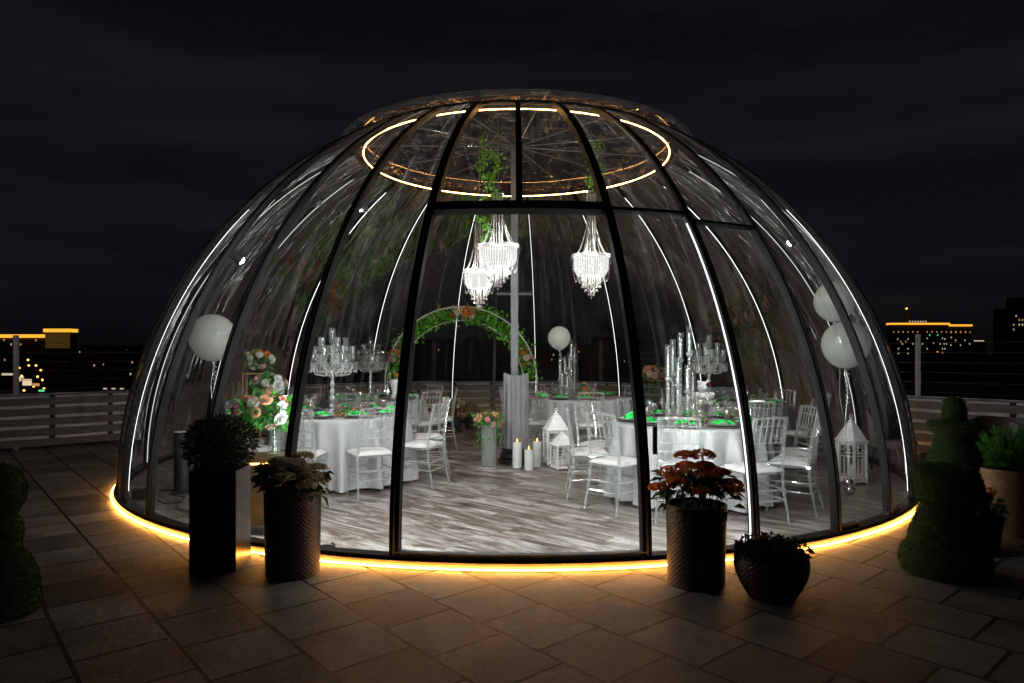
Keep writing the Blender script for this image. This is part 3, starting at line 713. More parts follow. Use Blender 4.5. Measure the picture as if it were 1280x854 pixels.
# ---- aisle vases
va=P(611,583,FZ)
vase(va,[(.095,0),(.098,.02),(.092,.05),(.094,.5),(.10,.54),(.09,.54),(.085,.08)],M['plaster'] if False else clearmat('frosted_ribbed_glass',white=.45,gloss=.12,wc=(.62,.66,.62)),'tall ribbed frosted vase on the floor left of the fluted column',n=60,rf=lambda r,z,t:r*(1+.04*math.sin(t*16)))
bouquet(va+Vector((.0,-.02,.60)),(.21,.16,.11),['blush','peach','blush','pink'],15,.050,'blush rose bouquet in the tall frosted vase by the column',130,seed=8,hang=.35)
vb=P(566,540,FZ)
pl=thing('flower_stand','low dark stand at the back of the aisle','stand',vb)
MB().box((0,0,.02),(.35,.3,.04)).box((0,0,.16),(.28,.24,.24)).build('body',M['blackpl'],pl,smooth=False)
for k,dx in enumerate((-.06,.10)):
    q=vb+Vector((dx,-.05,.285)); vase(q,[(.055,0),(.062,.02),(.06,.16),(.07,.2),(.06,.2),(.05,.03)],M['copper'],['left','right'][k]+' copper vase on the low dark stand at the back of the aisle','vase','copper_vase',group='copper vases on the low stand')
    bouquet(q+Vector((0,0,.24)),(.13,.12,.09),['blush','white','peach','white'],10,.047,['left','right'][k]+' blush and white bouquet in a copper vase behind the aisle',50,seed=11+k,group='bouquets in the copper vases')
m=leafcloud(MB(),(0,0,0),(.17,.16,.15),500,.035,.5); o=thing('round_shrub','small round green shrub behind the copper vases','shrub',P(588,536,FZ))
m.build('foliage',M['leafd'],o,(0,0,.36),smooth=False); MB().lathe([(.10,0),(.13,.22),(.12,.22),(.1,.03)]).build('pot',M['black'],o)

# ---- pillar candles
for px,py,hc,hg,rd,lab in ((646.5,585,.325,.33+.13,.066,'tall glass cylinder with white pillar candle, left of the three beside the column'),(661,588,.255,.40,.060,'shortest lit pillar candle in glass, front of the three beside the column'),(671.5,584,.325,.34,.062,'white pillar candle in low glass, right of the three beside the column')):
    q=P(px,py,FZ); t=thing('pillar_candle',lab,'candle',q,0,'pillar candles by the column')
    MB().lathe([(rd*.86,.005),(rd*.88,.012),(rd*.88,hc-.006),(rd*.84,hc),(rd*.3,hc-.008)],n=28).build('wax',M['wax'],t)
    MB().lathe([(rd,0),(rd,hg)],n=28,cap=False).build('glass_cylinder',M['glassw'],t)
    MB().tube([(0,0,hc-.01),(0,0,hc+.012)],.002,5).build('wick',M['black'],t)
    MB().lathe([(.001,hc+.008),(.008,hc+.016),(.006,hc+.03),(.001,hc+.05)],n=8).build('flame',M['flame'],t)

# ---- lanterns
def lantern(q,h,wd,label,rz=0,hexa=False):
    t=thing('lantern',label,'lantern',q,rz,'white metal lanterns'); n=6 if hexa else 4
    R0=wd/2*(1.0 if hexa else 1.41); off=0 if hexa else PI/4
    def ring_(z,r): return [(r*math.cos(off+2*PI*k/n),r*math.sin(off+2*PI*k/n),z) for k in range(n)]
    hb=h*.60; s=h*.022
    b=MB(); b.lathe([(R0*1.04,s*2),(R0*1.06,s*2.4),(R0*1.0,s*4)],n=n) if False else None
    def prism(m,prof):
        base=len(m.v)
        for r,z in prof:
            for x,y,zz in ring_(z,r): m.v.append(Vector((x,y,zz)))
        for i in range(len(prof)-1):
            for j in range(n): m.f.append([base+i*n+j,base+i*n+(j+1)%n,base+(i+1)*n+(j+1)%n,base+(i+1)*n+j])
        m.f.append([base+j for j in range(n)][::-1]); m.f.append([base+(len(prof)-1)*n+j for j in range(n)]); return m
    prism(b,[(R0*1.05,s*1.5),(R0*1.05,s*2.4),(R0*.98,s*3.6)])
    for x,y,z in ring_(s*.8,R0*.98): b.ball((x,y,s*.9),s*.9,8,5)
    b.build('base',M['white_metal'],t,smooth=False)
    f=MB()
    for k,(x,y,z) in enumerate(ring_(0,R0*.95)): f.box((x,y,(s*3.6+hb)/2),(s*1.5,s*1.5,hb-s*3.4),off+2*PI*k/n)
    rg=ring_(0,R0*.95)
    for k in range(n):
        a=Vector(rg[k]); c=Vector(rg[(k+1)%n]); mid=(a+c)/2; d=(c-a); an=math.atan2(d.y,d.x)
        f.box((mid.x,mid.y,hb-s*.8),(d.length,s,s*1.6),an); f.box((mid.x,mid.y,s*4.2),(d.length,s,s*1.4),an)
        for u in ((.33,.67) if hexa else (.3,.7)):
            p=a.lerp(c,u); f.box((p.x,p.y,(s*4+hb*.66)/2),(s*.55,s*.55,hb*.66-s*4),an)
        f.box((mid.x,mid.y,hb*.68),(d.length,s*.6,s*.8),an)
        rad=d.length*.20; zc=hb*.83
        for qd in range(4):
            ca=qd*PI/2; pts=[]
            for i in range(9):
                tt=ca-1.9+3.8*i/8; u=rad*.62*math.cos(ca)+rad*.55*math.cos(tt); v=rad*.62*math.sin(ca)+rad*.55*math.sin(tt)
                pts.append((mid.x+math.cos(an)*u,mid.y+math.sin(an)*u,zc+v))
            f.tube(pts,s*.3,5)
    f.build('frame',M['white_metal'],t,smooth=False)
    rf=MB(); prism(rf,[(R0*1.10,hb),(R0*1.12,hb+s*1.2),(R0*.95,hb+s*2.2),(R0*.62,h*.76),(R0*.40,h*.84),(R0*.24,h*.875),(R0*.26,h*.89),(R0*.1,h*.92)])
    rf.build('roof',M['white_metal'],t,smooth=False)
    fn=MB().ball((0,0,h*.935),h*.022,8,6); pts=[(h*.028*math.cos(2*PI*i/16),0,h*.965+h*.028*math.sin(2*PI*i/16)) for i in range(17)]; fn.tube(pts,h*.006,6)
    fn.build('handle_ring',M['white_metal'],t)
    cd=MB().lathe([(h*.05,0),(h*.052,.002),(h*.052,h*.16),(h*.03,h*.16)],(0,0,s*4.6),20); cd.build('candle',M['wax'],t)
    return t
lantern(P(695,580,FZ),.745,.285,'taller white four sided lantern behind the other, right of the pillar candles',.15)
lantern(P(703,586,FZ),.505,.235,'shorter white lantern with cut out top, right of the pillar candles',.35)
lantern(P(1064,603,FZ),.78,.34,'white six sided lantern alone at the right side of the dome',.25,True)

# ---- balloons
def balloon(c,r,label,end,curl=True,seed=1):
    t=thing('balloon',label,'balloon',c,0,'white balloons')
    m=MB(); prof=[]
    for i in range(25):
        ph=-PI/2+PI*i/24; rr=r*math.cos(ph); z=r*math.sin(ph); 
        if z<0: z*=1.10; rr*= (1-.06*(-z/r)**2)
        prof.append((max(rr,.002),z))
    m.lathe(prof,n=40); m.build('skin',M['balloon'],t)
    MB().lathe([(.004,-1.13*r-.008),(.016,-1.13*r-.012),(.006,-1.09*r),(.002,-1.06*r)],n=10).build('knot',M['balloon'],t)
    e=Vector(end)-Vector(c); s=Vector((0,0,-r*1.12)); rg=random.Random(seed)
    pts=[s.lerp(e,i/30)+Vector((.012*math.sin(i*.5+seed),.01*math.cos(i*.4),0)) for i in range(31)]
    MB().tube(pts,.0028,5).build('ribbon',M['ribbon'],t)
    if curl:
        pts=[s+Vector((.02+.018*math.cos(i*.8),.018*math.sin(i*.8),-i*.0065)) for i in range(60)]
        MB().tube(pts,.004,5).build('curled_tail',M['ribbon'],t)
B1=W(266,421,7.4); balloon(B1,.245,'large round white balloon at the left side of the dome',(B1.x-.02,B1.y,FZ+.05),seed=2)
B2=W(699,422,10.3); balloon(B2,.17,'small white balloon floating over the back centre table',(1.0,10.4,FZ+TZ+.02),seed=3)
B3=W(1043,376,7.45); B4=W(1057,430,7.3); balloon(B3,.212,'upper white balloon of the pair at the right side of the dome',(P(1061,607,FZ).x,P(1061,607,FZ).y,FZ+.10),False,4); balloon(B4,.243,'lower white balloon of the pair at the right side of the dome',(P(1061,617,FZ).x,P(1061,617,FZ).y,FZ+.09),True,5)
for k,(px,py) in enumerate(((1060,609),(1062,619))):
    q=P(px,py,FZ); tag(MB().ball((0,0,.055),.055,16,10).tube([(0,0,.10),(0,0,.125)],.008,6).build('balloon_weight',M['chrome'],None,q),['rear','front'][k]+' silver ball weight under the pair of balloons','balloon weight','silver balloon weights')
q=Vector((B1.x-.02,B1.y,FZ)); tag(MB().ball((0,0,.05),.05,16,10).build('balloon_weight',M['chrome'],None,q),'silver ball weight of the left balloon behind the shrub','balloon weight')
tag(MB().ball((1.0,10.4,FZ+TZ+.02),.02,12,8).build('balloon_clip',M['chrome']),'small silver clip holding the balloon ribbon on the back centre table','clip')

# ---- candelabra
def candelabra(q,h,wd,label):
    t=thing('crystal_candelabra',label,'candelabra',q,0,'crystal candelabras'); C_=M['crystal']
    R3=wd/2; k=h/1.04
    prof=[(.09,0),(.09,.012),(.05,.03),(.03,.05)]
    z=.05
    for i in range(5):
        prof+=[(.014,z+.005),(.032-.002*i,z+.03),(.030-.002*i,z+.055),(.014,z+.08)]; z+=.085
    prof+=[(.012,.50),(.012,.78),(.03,.80)]
    MB().lathe([(r,zz*k) for r,zz in prof],n=12).build('stem',C_,t)
    def cup(x,y,z0,hc,r):
        m=MB().lathe([(r*.3,z0-.03),(r*1.5,z0-.004),(r*1.6,z0),(r*.5,z0-.008),(r*.5,z0+.012),(r*.85,z0+.02),(r,z0+.03),(r,z0+hc),(r*.93,z0+hc),(r*.93,z0+.02)],(x,y,0),14,cap=False)
        m.build('candle_cup',M['glassw'],t)
        d=MB()
        for j in range(8):
            a=2*PI*j/8; xx=x+r*1.5*math.cos(a); yy=y+r*1.5*math.sin(a)
            for i in range(5): d.ball((xx,yy,z0-.012-i*.017),.006,6,4)
            d.ball((xx,yy,z0-.105),.008,6,4,(1,1,1.9))
        d.build('drops',C_,t)
    cup(0,0,.80*k,.20*k,.036)
    for j in range(5):
        a=2*PI*j/5+.35; x,y=R3*.66*math.cos(a),R3*.66*math.sin(a)
        MB().tube([(0,0,.56*k),(x*.4,y*.4,.50*k),(x*.85,y*.85,.54*k),(x,y,.62*k),(x,y,.68*k)],.009,8).build('arm',C_,t); cup(x,y,.70*k,.19*k,.032)
    for j in range(7):
        a=2*PI*j/7+.1; x,y=R3*math.cos(a),R3*math.sin(a)
        MB().tube([(0,0,.52*k),(x*.4,y*.4,.44*k),(x*.85,y*.85,.46*k),(x,y,.54*k),(x,y,.58*k)],.009,8).build('arm',C_,t); cup(x,y,.60*k,.19*k,.032)
    sw=MB()
    for j in range(7):
        a=2*PI*j/7+.1; a2=2*PI*(j+1)/7+.1
        for i in range(12):
            u=i/11; aa=a+(a2-a)*u; rr=R3*(1-.25*math.sin(PI*u)); sw.ball((rr*math.cos(aa),rr*math.sin(aa),.55*k-.07*math.sin(PI*u)),.0055,5,3)
        for i in range(14):
            u=i/13; sw.ball((R3*.95*u*math.cos(a),R3*.95*u*math.sin(a),(.76-.2*u)*k-.08*math.sin(PI*u)),.0055,5,3)
    sw.build('bead_swag',C_,t)
candelabra(Vector(((415.5-640)/F*7.95,7.95,FZ+TZ)),1.03,.46,'large tiered crystal candelabra on the front left table')
candelabra(Vector(((463-640)/F*10.4,10.4,FZ+TZ)),.98,.38,'smaller crystal candelabra on the back left table')
candelabra(Vector(((886-640)/F*9.35,9.35,FZ+TZ)),.98,.42,'crystal candelabra on the back right table behind the candle tubes')

# ---- tall tube candle holders
def tubecandles(tx,ty,Y0,specs,tname,group):
    for i,(px,top,cup,dy) in enumerate(specs):
        Y=Y0+dy; x=(px-640)/F*Y; zt=H-(top-HY)/F*Y; zc=H-(cup-HY)/F*Y; zb=FZ+TZ+.001
        order=['first','second','third','fourth','fifth','sixth','seventh'][i]
        t=thing('tube_candle_holder',order+' clear tall candle tube from the left on the '+tname+' table','candle holder',(x,Y,zb),0,group)
        hc=zc-zb; ht=zt-zb
        MB().lathe([(.045,0),(.045,.012),(.02,.016),(.018,hc-.04),(.028,hc-.03),(.03,hc),(.02,hc)],n=14).build('stem',M['acryl'],t)
        MB().lathe([(.030,hc-.005),(.030,ht),(.0275,ht),(.0275,hc)],n=18,cap=False).build('glass_tube',M['glassw'],t)
        MB().lathe([(.024,hc-.03),(.036,hc-.018),(.036,hc-.002),(.024,hc+.006)],n=14).build('collar',M['crystal'],t)
        MB().lathe([(.012,hc+.006),(.0085,hc+(ht-hc)*.72),(.004,hc+(ht-hc)*.76)],n=10).build('candle',M['wax'],t)
tubecandles(0,0,7.05,[(835,431,472,-.05),(841,424,466,.1),(847.5,447,480,-.15),(850.5,416,449,.08),(859.5,456,488,-.12),(861.5,408,441,.05),(866,462,497,.12)],'front right','candle tubes on the front right table')
tubecandles(0,0,10.6,[(700,449,474,0),(702.5,463,481,-.14),(706,445,465,.12),(709,466,484,-.12),(711.5,440,460,.1),(714,425,446,0),(718,430,451,.13)],'back centre','candle tubes on the back centre table')

# ---- centrepieces
def cp(c,kinds,n,size,rad,label,seed,nl=60): bouquet(Vector(c)+Vector((0,0,rad[2]*.8)),rad,kinds,n,size,label,nl,group='flower centrepieces on the tables',seed=seed,name='centrepiece',ll=.05)
cp((-1.86,7.6,FZ+TZ),['peach','peach','blush'],6,.052,(.12,.10,.05),'peach rose centrepiece on the front left table',21,50)
cp((-1.75,10.2,FZ+TZ+.30),['blush','cream','orange'],7,.04,(.10,.09,.07),'small bouquet on the white vase on the back left table',22,40)
vase(Vector((-1.75,10.2,FZ+TZ)),[(.06,0),(.07,.03),(.04,.1),(.05,.16),(.075,.24),(.08,.30),(.07,.30),(.03,.1)],M['china'],'white ceramic vase on the back left table',name='ceramic_vase')
cp((1.1,10.3,FZ+TZ),['orange','peach','blush'],8,.045,(.13,.10,.06),'orange rose centrepiece on the back centre table',23,40)
cp((1.84,6.78,FZ+TZ),['blush','pink','cream'],6,.042,(.12,.10,.07),'pink rose centrepiece in front of the candle tubes, front right table',24,60)
cp((1.08,10.2,FZ+TZ+.16),['peach','orange'],3,.034,(.04,.04,.05),'single peach bloom in a bud vase on the back centre table',25,16)
vase(Vector((1.08,10.2,FZ+TZ)),[(.025,0),(.03,.04),(.012,.1),(.016,.15),(.012,.15),(.01,.1)],M['glassw'],'small glass bud vase on the back centre table',name='bud_vase')
cp((2.62,9.05,FZ+TZ),['pink','white'],5,.045,(.12,.10,.05),'low pink rose centrepiece on the back right table',26,40)
# plush bear of white roses with a red flower
be=Vector(((879-640)/F*9.0,9.0,FZ+TZ)); t=thing('white_rose_bear','white bear made of foam roses with a red flower, on the back right table','ornament',be)
bm_=MB(); bm_.ball((0,0,.10),.105,16,10,(1,.9,1)).ball((0,-.01,.25),.078,16,10).ball((-.055,0,.315),.026,10,6).ball((.055,0,.315),.026,10,6).ball((-.10,-.04,.15),.045,10,6).ball((.10,-.04,.15),.045,10,6).ball((-.06,-.10,.04),.05,10,6).ball((.06,-.10,.04),.05,10,6).ball((0,-.075,.235),.028,10,6)
bm_.build('body',M['skin_cer'],t)
o=mk('flower',ROSE['burg'][0],t,(.045,-.08,.285),None,.035); o.rotation_euler=(R_(80),0,0)

# ---- left flower plinth with bouquet, gold frame stands
pq=Vector(((338-640)/F*5.75,5.75,FZ)); t=thing('gold_plinth','gold mirrored plinth holding the big bouquet, between the two left planters','plinth',pq,.1)
MB().box((0,0,.30),(.30,.28,.60)).build('body',M['gold'],t,smooth=False); MB().box((0,0,.612),(.33,.31,.022)).build('top',M['gold'],t,smooth=False); MB().box((0,0,.57),(.306,.286,.01)).build('led_reflection_band',M['led_warm'],t,smooth=False)  # emissive band stands in for the LED strip's reflection on the plinth
vase(pq+Vector((.03,0,.624)),[(.055,0),(.06,.01),(.045,.08),(.03,.17),(.045,.25),(.055,.26),(.04,.26),(.025,.17),(.04,.03)],M['glassw'],'clear waisted glass vase on the gold plinth')
st=MB(); 
for k in range(9):
    a=k*.7; st.tube([(pq.x+.03+.02*math.cos(a),pq.y+.02*math.sin(a),FZ+.65),(pq.x+.03-.015*math.cos(a),pq.y-.015*math.sin(a),FZ+.80),(pq.x+.05*math.cos(a),pq.y+.05*math.sin(a),FZ+.95)],.004,5)
bq=bouquet(pq+Vector((-.05,-.02,.99)),(.27,.20,.15),['peach','blush','burg','cream','peach','burg','white','pink'],22,.060,'large mixed bouquet of peach, cream and burgundy roses on the gold plinth',260,seed=31,hang=.10,ll=.08)
s_=st.build('stems',M['stem'],None); s_.parent=bq; s_.location=-bq.location
def framestand(q,wd,h,label):
    t=thing('gold_frame_stand',label,'flower stand',q,.2,'gold wire flower stands')
    for sx in (-1,1):
        for sy in (-1,1): MB().box((sx*wd/2,sy*wd/2,h/2),(.012,.012,h)).build('leg',M['gold'],t,smooth=False)
    m=MB()
    for z in (.006,h-.006):
        for s in (-1,1): m.box((0,s*wd/2,z),(wd,.0118,.0118)).box((s*wd/2,0,z),(.0118,wd-.013,.0118))
    m.build('rim',M['gold'],t,smooth=False); MB().box((0,0,h+.006),(wd*.98,wd*.98,.008)).build('top_plate',M['glassw'],t,smooth=False)
q=Vector(((322-640)/F*8.1,8.1,FZ)); framestand(q,.28,1.24,'tall gold wire flower stand behind the plinth bouquet on the left')
bouquet(q+Vector((.02,0,1.40)),(.19,.15,.11),['white','peach','blush','white','orange'],16,.055,'white and peach bouquet topmost on the tall gold stand',110,seed=33)
q=Vector(((337-640)/F*7.75,7.75,FZ)); framestand(q,.24,.98,'shorter gold wire flower stand in front of the tall gold one')
bouquet(q+Vector((.0,0,1.12)),(.20,.14,.12),['blush','white','white'],16,.062,'pale blush bouquet on the shorter gold stand',170,seed=34,hang=.3)
q=Vector(((817-640)/F*12.3,12.3,FZ)); framestand(q,.30,.86+.12,'gold wire flower stand at the rear between the right tables')
bouquet(q+Vector((0,0,1.12)),(.26,.2,.12),['blush','peach','pink','blush'],20,.062,'pink rose arrangement with hanging greenery at the rear right',200,seed=35,hang=.5)
q=Vector(((1030-640)/F*10.9,10.9,FZ))

# ---- chandeliers
M['shade']=None
def shademat():
    m,t,o=newmat('lit_bead_shade'); l=t.links.new
    uv=N(t,'ShaderNodeTexCoord'); sp=N(t,'ShaderNodeSeparateXYZ'); l(uv.outputs['Object'],sp.inputs[0])
    at=N(t,'ShaderNodeMath',_operation='ARCTAN2'); l(sp.outputs[1],at.inputs[0]); l(sp.outputs[0],at.inputs[1])
    a1=N(t,'ShaderNodeMath',_operation='MULTIPLY'); a1.inputs[1].default_value=44; l(at.outputs[0],a1.inputs[0]); s1=N(t,'ShaderNodeMath',_operation='SINE'); l(a1.outputs[0],s1.inputs[0])
    a2=N(t,'ShaderNodeMath',_operation='MULTIPLY'); a2.inputs[1].default_value=420; l(sp.outputs[2],a2.inputs[0]); s2=N(t,'ShaderNodeMath',_operation='SINE'); l(a2.outputs[0],s2.inputs[0])
    ad=N(t,'ShaderNodeMath',_operation='ADD'); l(s1.outputs[0],ad.inputs[0]); l(s2.outputs[0],ad.inputs[1])
    mr=N(t,'ShaderNodeMapRange'); mr.inputs[1].default_value=-2; mr.inputs[2].default_value=2; mr.inputs[3].default_value=.3; mr.inputs[4].default_value=1.6; l(ad.outputs[0],mr.inputs[0])
    e=N(t,'ShaderNodeEmission',Color=(1,.985,.96,1)); l(mr.outputs[0],e.inputs['Strength']); tr=N(t,'ShaderNodeBsdfTransparent'); mx=N(t,'ShaderNodeMixShader',Fac=.72)
    l(tr.outputs[0],mx.inputs[1]); l(e.outputs[0],mx.inputs[2]); l(mx.outputs[0],o.inputs[0]); return m
M['shade']=shademat(); M['bead']=clearmat('lit_crystal_bead',white=.30,gloss=.3,wc=(.8,.76,.7))
def make_chandelier(R,hs,ztop):
    """origin at top of the shade ring"""
    t=thing('crystal_chandelier','x','chandelier'); 
    sh=MB().lathe([(R*.93,-.01),(R*.95,-.04),(R*.93,-hs*.7),(R*.75,-hs)],n=48,cap=False); sh.build('shade',M['shade'],t)
    rm=MB()
    for i in range(int(60*R/.25)):
        a=2*PI*i/int(60*R/.25); 
        for z in (0,-.02): rm.ball((R*math.cos(a),R*math.sin(a),z),.011,6,4)
    rm.build('rim_beads',M['bead'],t)
    bc=MB()
    for j in range(10):
        a=2*PI*j/10
        for i in range(int(ztop/.022)):
            z=.0+i*.022; k=z/ztop; r=.055+.012*math.sin(i*.8)*.2; bc.ball((r*math.cos(a),r*math.sin(a),z),.0088,5,3)
    bc.build('bead_column',M['bead'],t)
    MB().tube([(0,0,-.05),(0,0,ztop+.02)],.012,8).build('rod',M['chrome'],t)
    MB().lathe([(.075,ztop-.01),(.085,ztop+.005),(.06,ztop+.03),(.015,ztop+.05)],n=20).build('canopy',M['chrome'],t)
    sw=MB()
    for j in range(9):
        a=2*PI*j/9
        n=int(26)
        for i in range(n):
            u=i/(n-1); r=.05+(R*.97-.05)*u; z=.42*(1-u)**1.9+.0; sw.ball((r*math.cos(a),r*math.sin(a),z),.0078,5,3)
    sw.build('bead_chain',M['bead'],t)
    s2=MB()
    for j in range(8):
        a0=2*PI*j/8
        for i in range(17):
            u=i/16; a=a0+2*PI/8*.9*u; k_=R*(1.10-.45*u); s2.ball((k_*math.cos(a0),k_*math.sin(a0),-.03-(hs*1.15)*math.sin(PI*.5*u+PI*.5*u*u)),.0075,5,3)
        for i in range(14):
            u=i/13; s2.ball((R*(1.0-.5*u)*math.cos(a0),R*(1.0-.5*u)*math.sin(a0),-.03-hs*1.25*u-.05*math.sin(PI*u)),.0075,5,3)
    s2.build('bead_swag',M['bead'],t)
    pd=MB()
    for rr,n,l in ((R*.5,14,.12),(R*.34,10,.17),(R*.17,7,.22),(0.002,1,.26)):
        for j in range(n):
            a=2*PI*j/n
            for i in range(int(l/.02)): pd.ball((rr*math.cos(a),rr*math.sin(a),-hs-.0-i*.02),.008,5,3)
            pd.ball((rr*math.cos(a),rr*math.sin(a),-hs-l-.012),.011,6,4,(1,1,1.6))
    pd.build('pendant_drops',M['bead'],t)
    return t
LP=42
def chand(px,ytop,Y,R,hs,label,zc):
    p=W(px,ytop,Y); t=make_chandelier(R,hs,zc); t.location=p; t['label']=label; t['group']='bead chandeliers'
    l=bpy.data.lights.new('chandelier_bulb','POINT'); l.energy=LP*R/.26; l.shadow_soft_size=.10; l.color=(1,.985,.965)
    lo=bpy.data.objects.new('chandelier_bulb',l); col.objects.link(lo); lo.parent=t; lo.location=(0,0,-hs*.45)
    # hanging cord to the crown
    top=4.345-p.z; MB().tube([(0,0,zc+.03),(0,0,top)],.005,6).build('hanging_cord',M['grey_metal'],t)
    return p,top,zc
c1=chand(622.5,307,8.3,.245,.26,'largest bead chandelier, in front of the pole',.62)
c2=chand(599,338,8.9,.20,.24,'lowest bead chandelier, left of the largest one',.62)
c3=chand(739,319,8.7,.235,.27,'bead chandelier hanging alone on the right',.80)
for (p,top,zc),lab,dx,z0 in ((c1,'ivy trailing down the cord of the largest chandelier',-.05,.50),(c2,'ivy trailing beside the lowest chandelier',.06,.38),(c3,'ivy trailing down the cord of the right chandelier',.03,.72)):
    m=MB(); r=random.Random(len(lab)); pts=[]
    for i in range(90):
        u=i/89; z=z0+(top-.05-z0)*u; pts.append((dx+.05*math.sin(u*16+r.random()*.3),.05*math.cos(u*13)-.06,z))
    for i in range(300):
        q=Vector(r.choice(pts)); 
        if math.sin(q.z*7+len(lab))<-.35: continue
        l=r.uniform(.028,.055); m.leaf(q+Vector((r.gauss(0,.04),r.gauss(0,.04),r.gauss(0,.03))),(r.gauss(0,1),r.gauss(0,.6),-.6+r.gauss(0,.5)),(r.gauss(0,.5),-1,.3),l,l*.85)
    o=m.build('ivy_vine',M['ivy'],None,p,smooth=False); MB().tube(pts,.004,5).build('stem',M['stem'],o); tag(o,lab,'ivy','ivy vines on the chandelier cords')

# ---- spotlights and black equipment
def spotobj(p,target,energy,label,size=60):
    t=thing('spotlight',label,'spotlight',p); d=(Vector(target)-Vector(p)).normalized(); q=d.to_track_quat('-Z','Y')
    m=MB().lathe([(.035,.10),(.05,.06),(.055,-.02),(.06,-.05),(.05,-.05),(.045,.05)],n=20,cap=False)
    for n_,mm,mt in (('housing',m,M['black']),('lens',MB().ball((0,0,-.035),.045,16,8),M['lens'])):
        o=mm.build(n_,mt,t); o.rotation_euler=q.to_euler()
    b=MB().tube([(0,0,.02),(-d.x*.12,-d.y*.12,.06)],.01,6).build('bracket',M['black'],t)
    l=bpy.data.lights.new('spot','SPOT'); l.energy=energy; l.spot_size=R_(size); l.spot_blend=.6; l.shadow_soft_size=.05; l.color=(1,.99,.98)
    lo=bpy.data.objects.new('spot',l); col.objects.link(lo); lo.parent=t; lo.rotation_euler=q.to_euler(); lo.location=d*.03
spotobj(dp(-47.5,33,-.2),(0.2,9.0,0),1150,'bright white spotlight clamped high on the left ribs',95)
spotobj(dp(60,38,-.22),(0,10.6,0),950,'white spotlight clamped high on the right ribs',95)
q=P(228,616,FZ); t=thing('column_speaker','black cylindrical column speaker standing on the floor at left','speaker',q)
MB().lathe([(.12,0),(.12,.02),(.085,.03),(.085,.63),(.08,.645)],n=32).build('body',M['black'],t); MB().lathe([(.081,.6455),(.07,.65)],n=32).build('top_plate',M['white_metal'],t)
q=P(176,625,FZ); t=thing('floor_floodlight','small black floodlight on the floor at the left edge of the dome','floodlight',q,.6)
MB().box((0,0,.07),(.16,.02,.12),0,Euler((R_(35),0,0)).to_matrix()).build('housing',M['black'],t,smooth=False); MB().box((0,-.02,.008),(.18,.10,.016)).build('foot',M['black'],t,smooth=False)
pts=[]
for px,py in ((196,618),(203,613),(222,613),(226,616),(231,622),(225,629),(205,630),(197,627),(200,622),(215,620),(232,622)): pts.append(P(px,py,FZ)+Vector((0,0,.006)))
tag(MB().tube(pts,.006,6).build('power_cable',M['black']),'black power cable looped on the floor beside the column speaker','cable')
q=P(408,690,FZ); pts=[q+Vector((.06*math.cos(i*.35),.05*math.sin(i*.35),.012+.001*i)) for i in range(40)]
q2=q; o=MB().tube(pts,.008,6).build('cable_coil',M['black']); tag(o,'coiled black cable on the floor beside the brown basket planter','cable')
tag(MB().box((0,0,.03),(.12,.07,.06)).build('plug_box',M['black'],None,P(322,668,FZ),smooth=False),'small black plug box on the floor at the foot of the gold plinth','plug box')

# ------------------------------------------------------------------ planters outside
def hydrangea(t,c,rad,n,mat,hs,seed,leafm,fl=.013,stemz=0):
    r=random.Random(seed); lf=MB(); heads=[]
    for i in range(n):
        best=None
        for _ in range(12):
            a=r.uniform(0,2*PI); k=math.sqrt(r.random()); p=Vector((rad[0]*k*math.cos(a),rad[1]*k*math.sin(a),rad[2]*(1-.6*k*k)+r.uniform(-.03,.03)))
            qd=min([(p-o).length for o in heads] or [9])
            if best is None or qd>best[0]: best=(qd,p)
        heads.append(best[1])
    stm=MB()
    for p in heads:
        m=MB(); s=hs*r.uniform(.8,1.15)
        for _ in range(170):
            d=Vector((r.gauss(0,1),r.gauss(0,1),abs(r.gauss(0,1))*.8-.1)).normalized()
            q=p+Vector((d.x*s,d.y*s,d.z*s*.55)); 
            for k in range(3):
                a=r.uniform(0,6.28); m.leaf(q,Vector((math.cos(a),math.sin(a),.3))+d*.3,d,fl*1.3,fl*1.1)
        o=m.build('flower_head',mat,t,c,smooth=False)
        stm.tube([Vector(c)+Vector((p.x*.3,p.y*.3,-.1)),Vector(c)+p*.7,Vector(c)+p],.0035,5)
    for _ in range(int(n*10)):
        a=r.uniform(0,2*PI); k=r.random()**.6; p=Vector((rad[0]*k*math.cos(a),rad[1]*k*math.sin(a),rad[2]*(.75-.85*k*r.random())-.02))
        l=r.uniform(.06,.11); lf.leaf(Vector(c)+p,(math.cos(a)+r.gauss(0,.3),math.sin(a)+r.gauss(0,.3),-.25+r.gauss(0,.35)),(r.gauss(0,.3),r.gauss(0,.3),1),l,l*.62)
    lf.build('foliage',leafm,t,smooth=False); stm.build('stems',M['stem'],t)
def weave(r0,r1,h,nc,nr,amp=.0035,prof=None):
    m=MB(); n=nc*4; rows=nr*3
    for i in range(rows+1):
        v=i/rows; z=h*v; r=(r0+(r1-r0)*v) if prof is None else prof(v); row=i//3; ph=(i%3)/3*PI
        for j in range(n):
            t=2*PI*j/n; s=math.cos(nc*t+PI*row); rr=r+amp*s*math.sin(ph+.001)+amp*.6*math.sin(ph); m.v.append(Vector((rr*math.cos(t),rr*math.sin(t),z)))
    for i in range(rows):
        for j in range(n): m.f.append([i*n+j,i*n+(j+1)%n,(i+1)*n+(j+1)%n,(i+1)*n+j])
    m.f.append([j for j in range(n)][::-1]); return m
def soil(t,r,z): MB().lathe([(r,z-.01),(r,z)],n=32).build('soil',M['soil'],t)
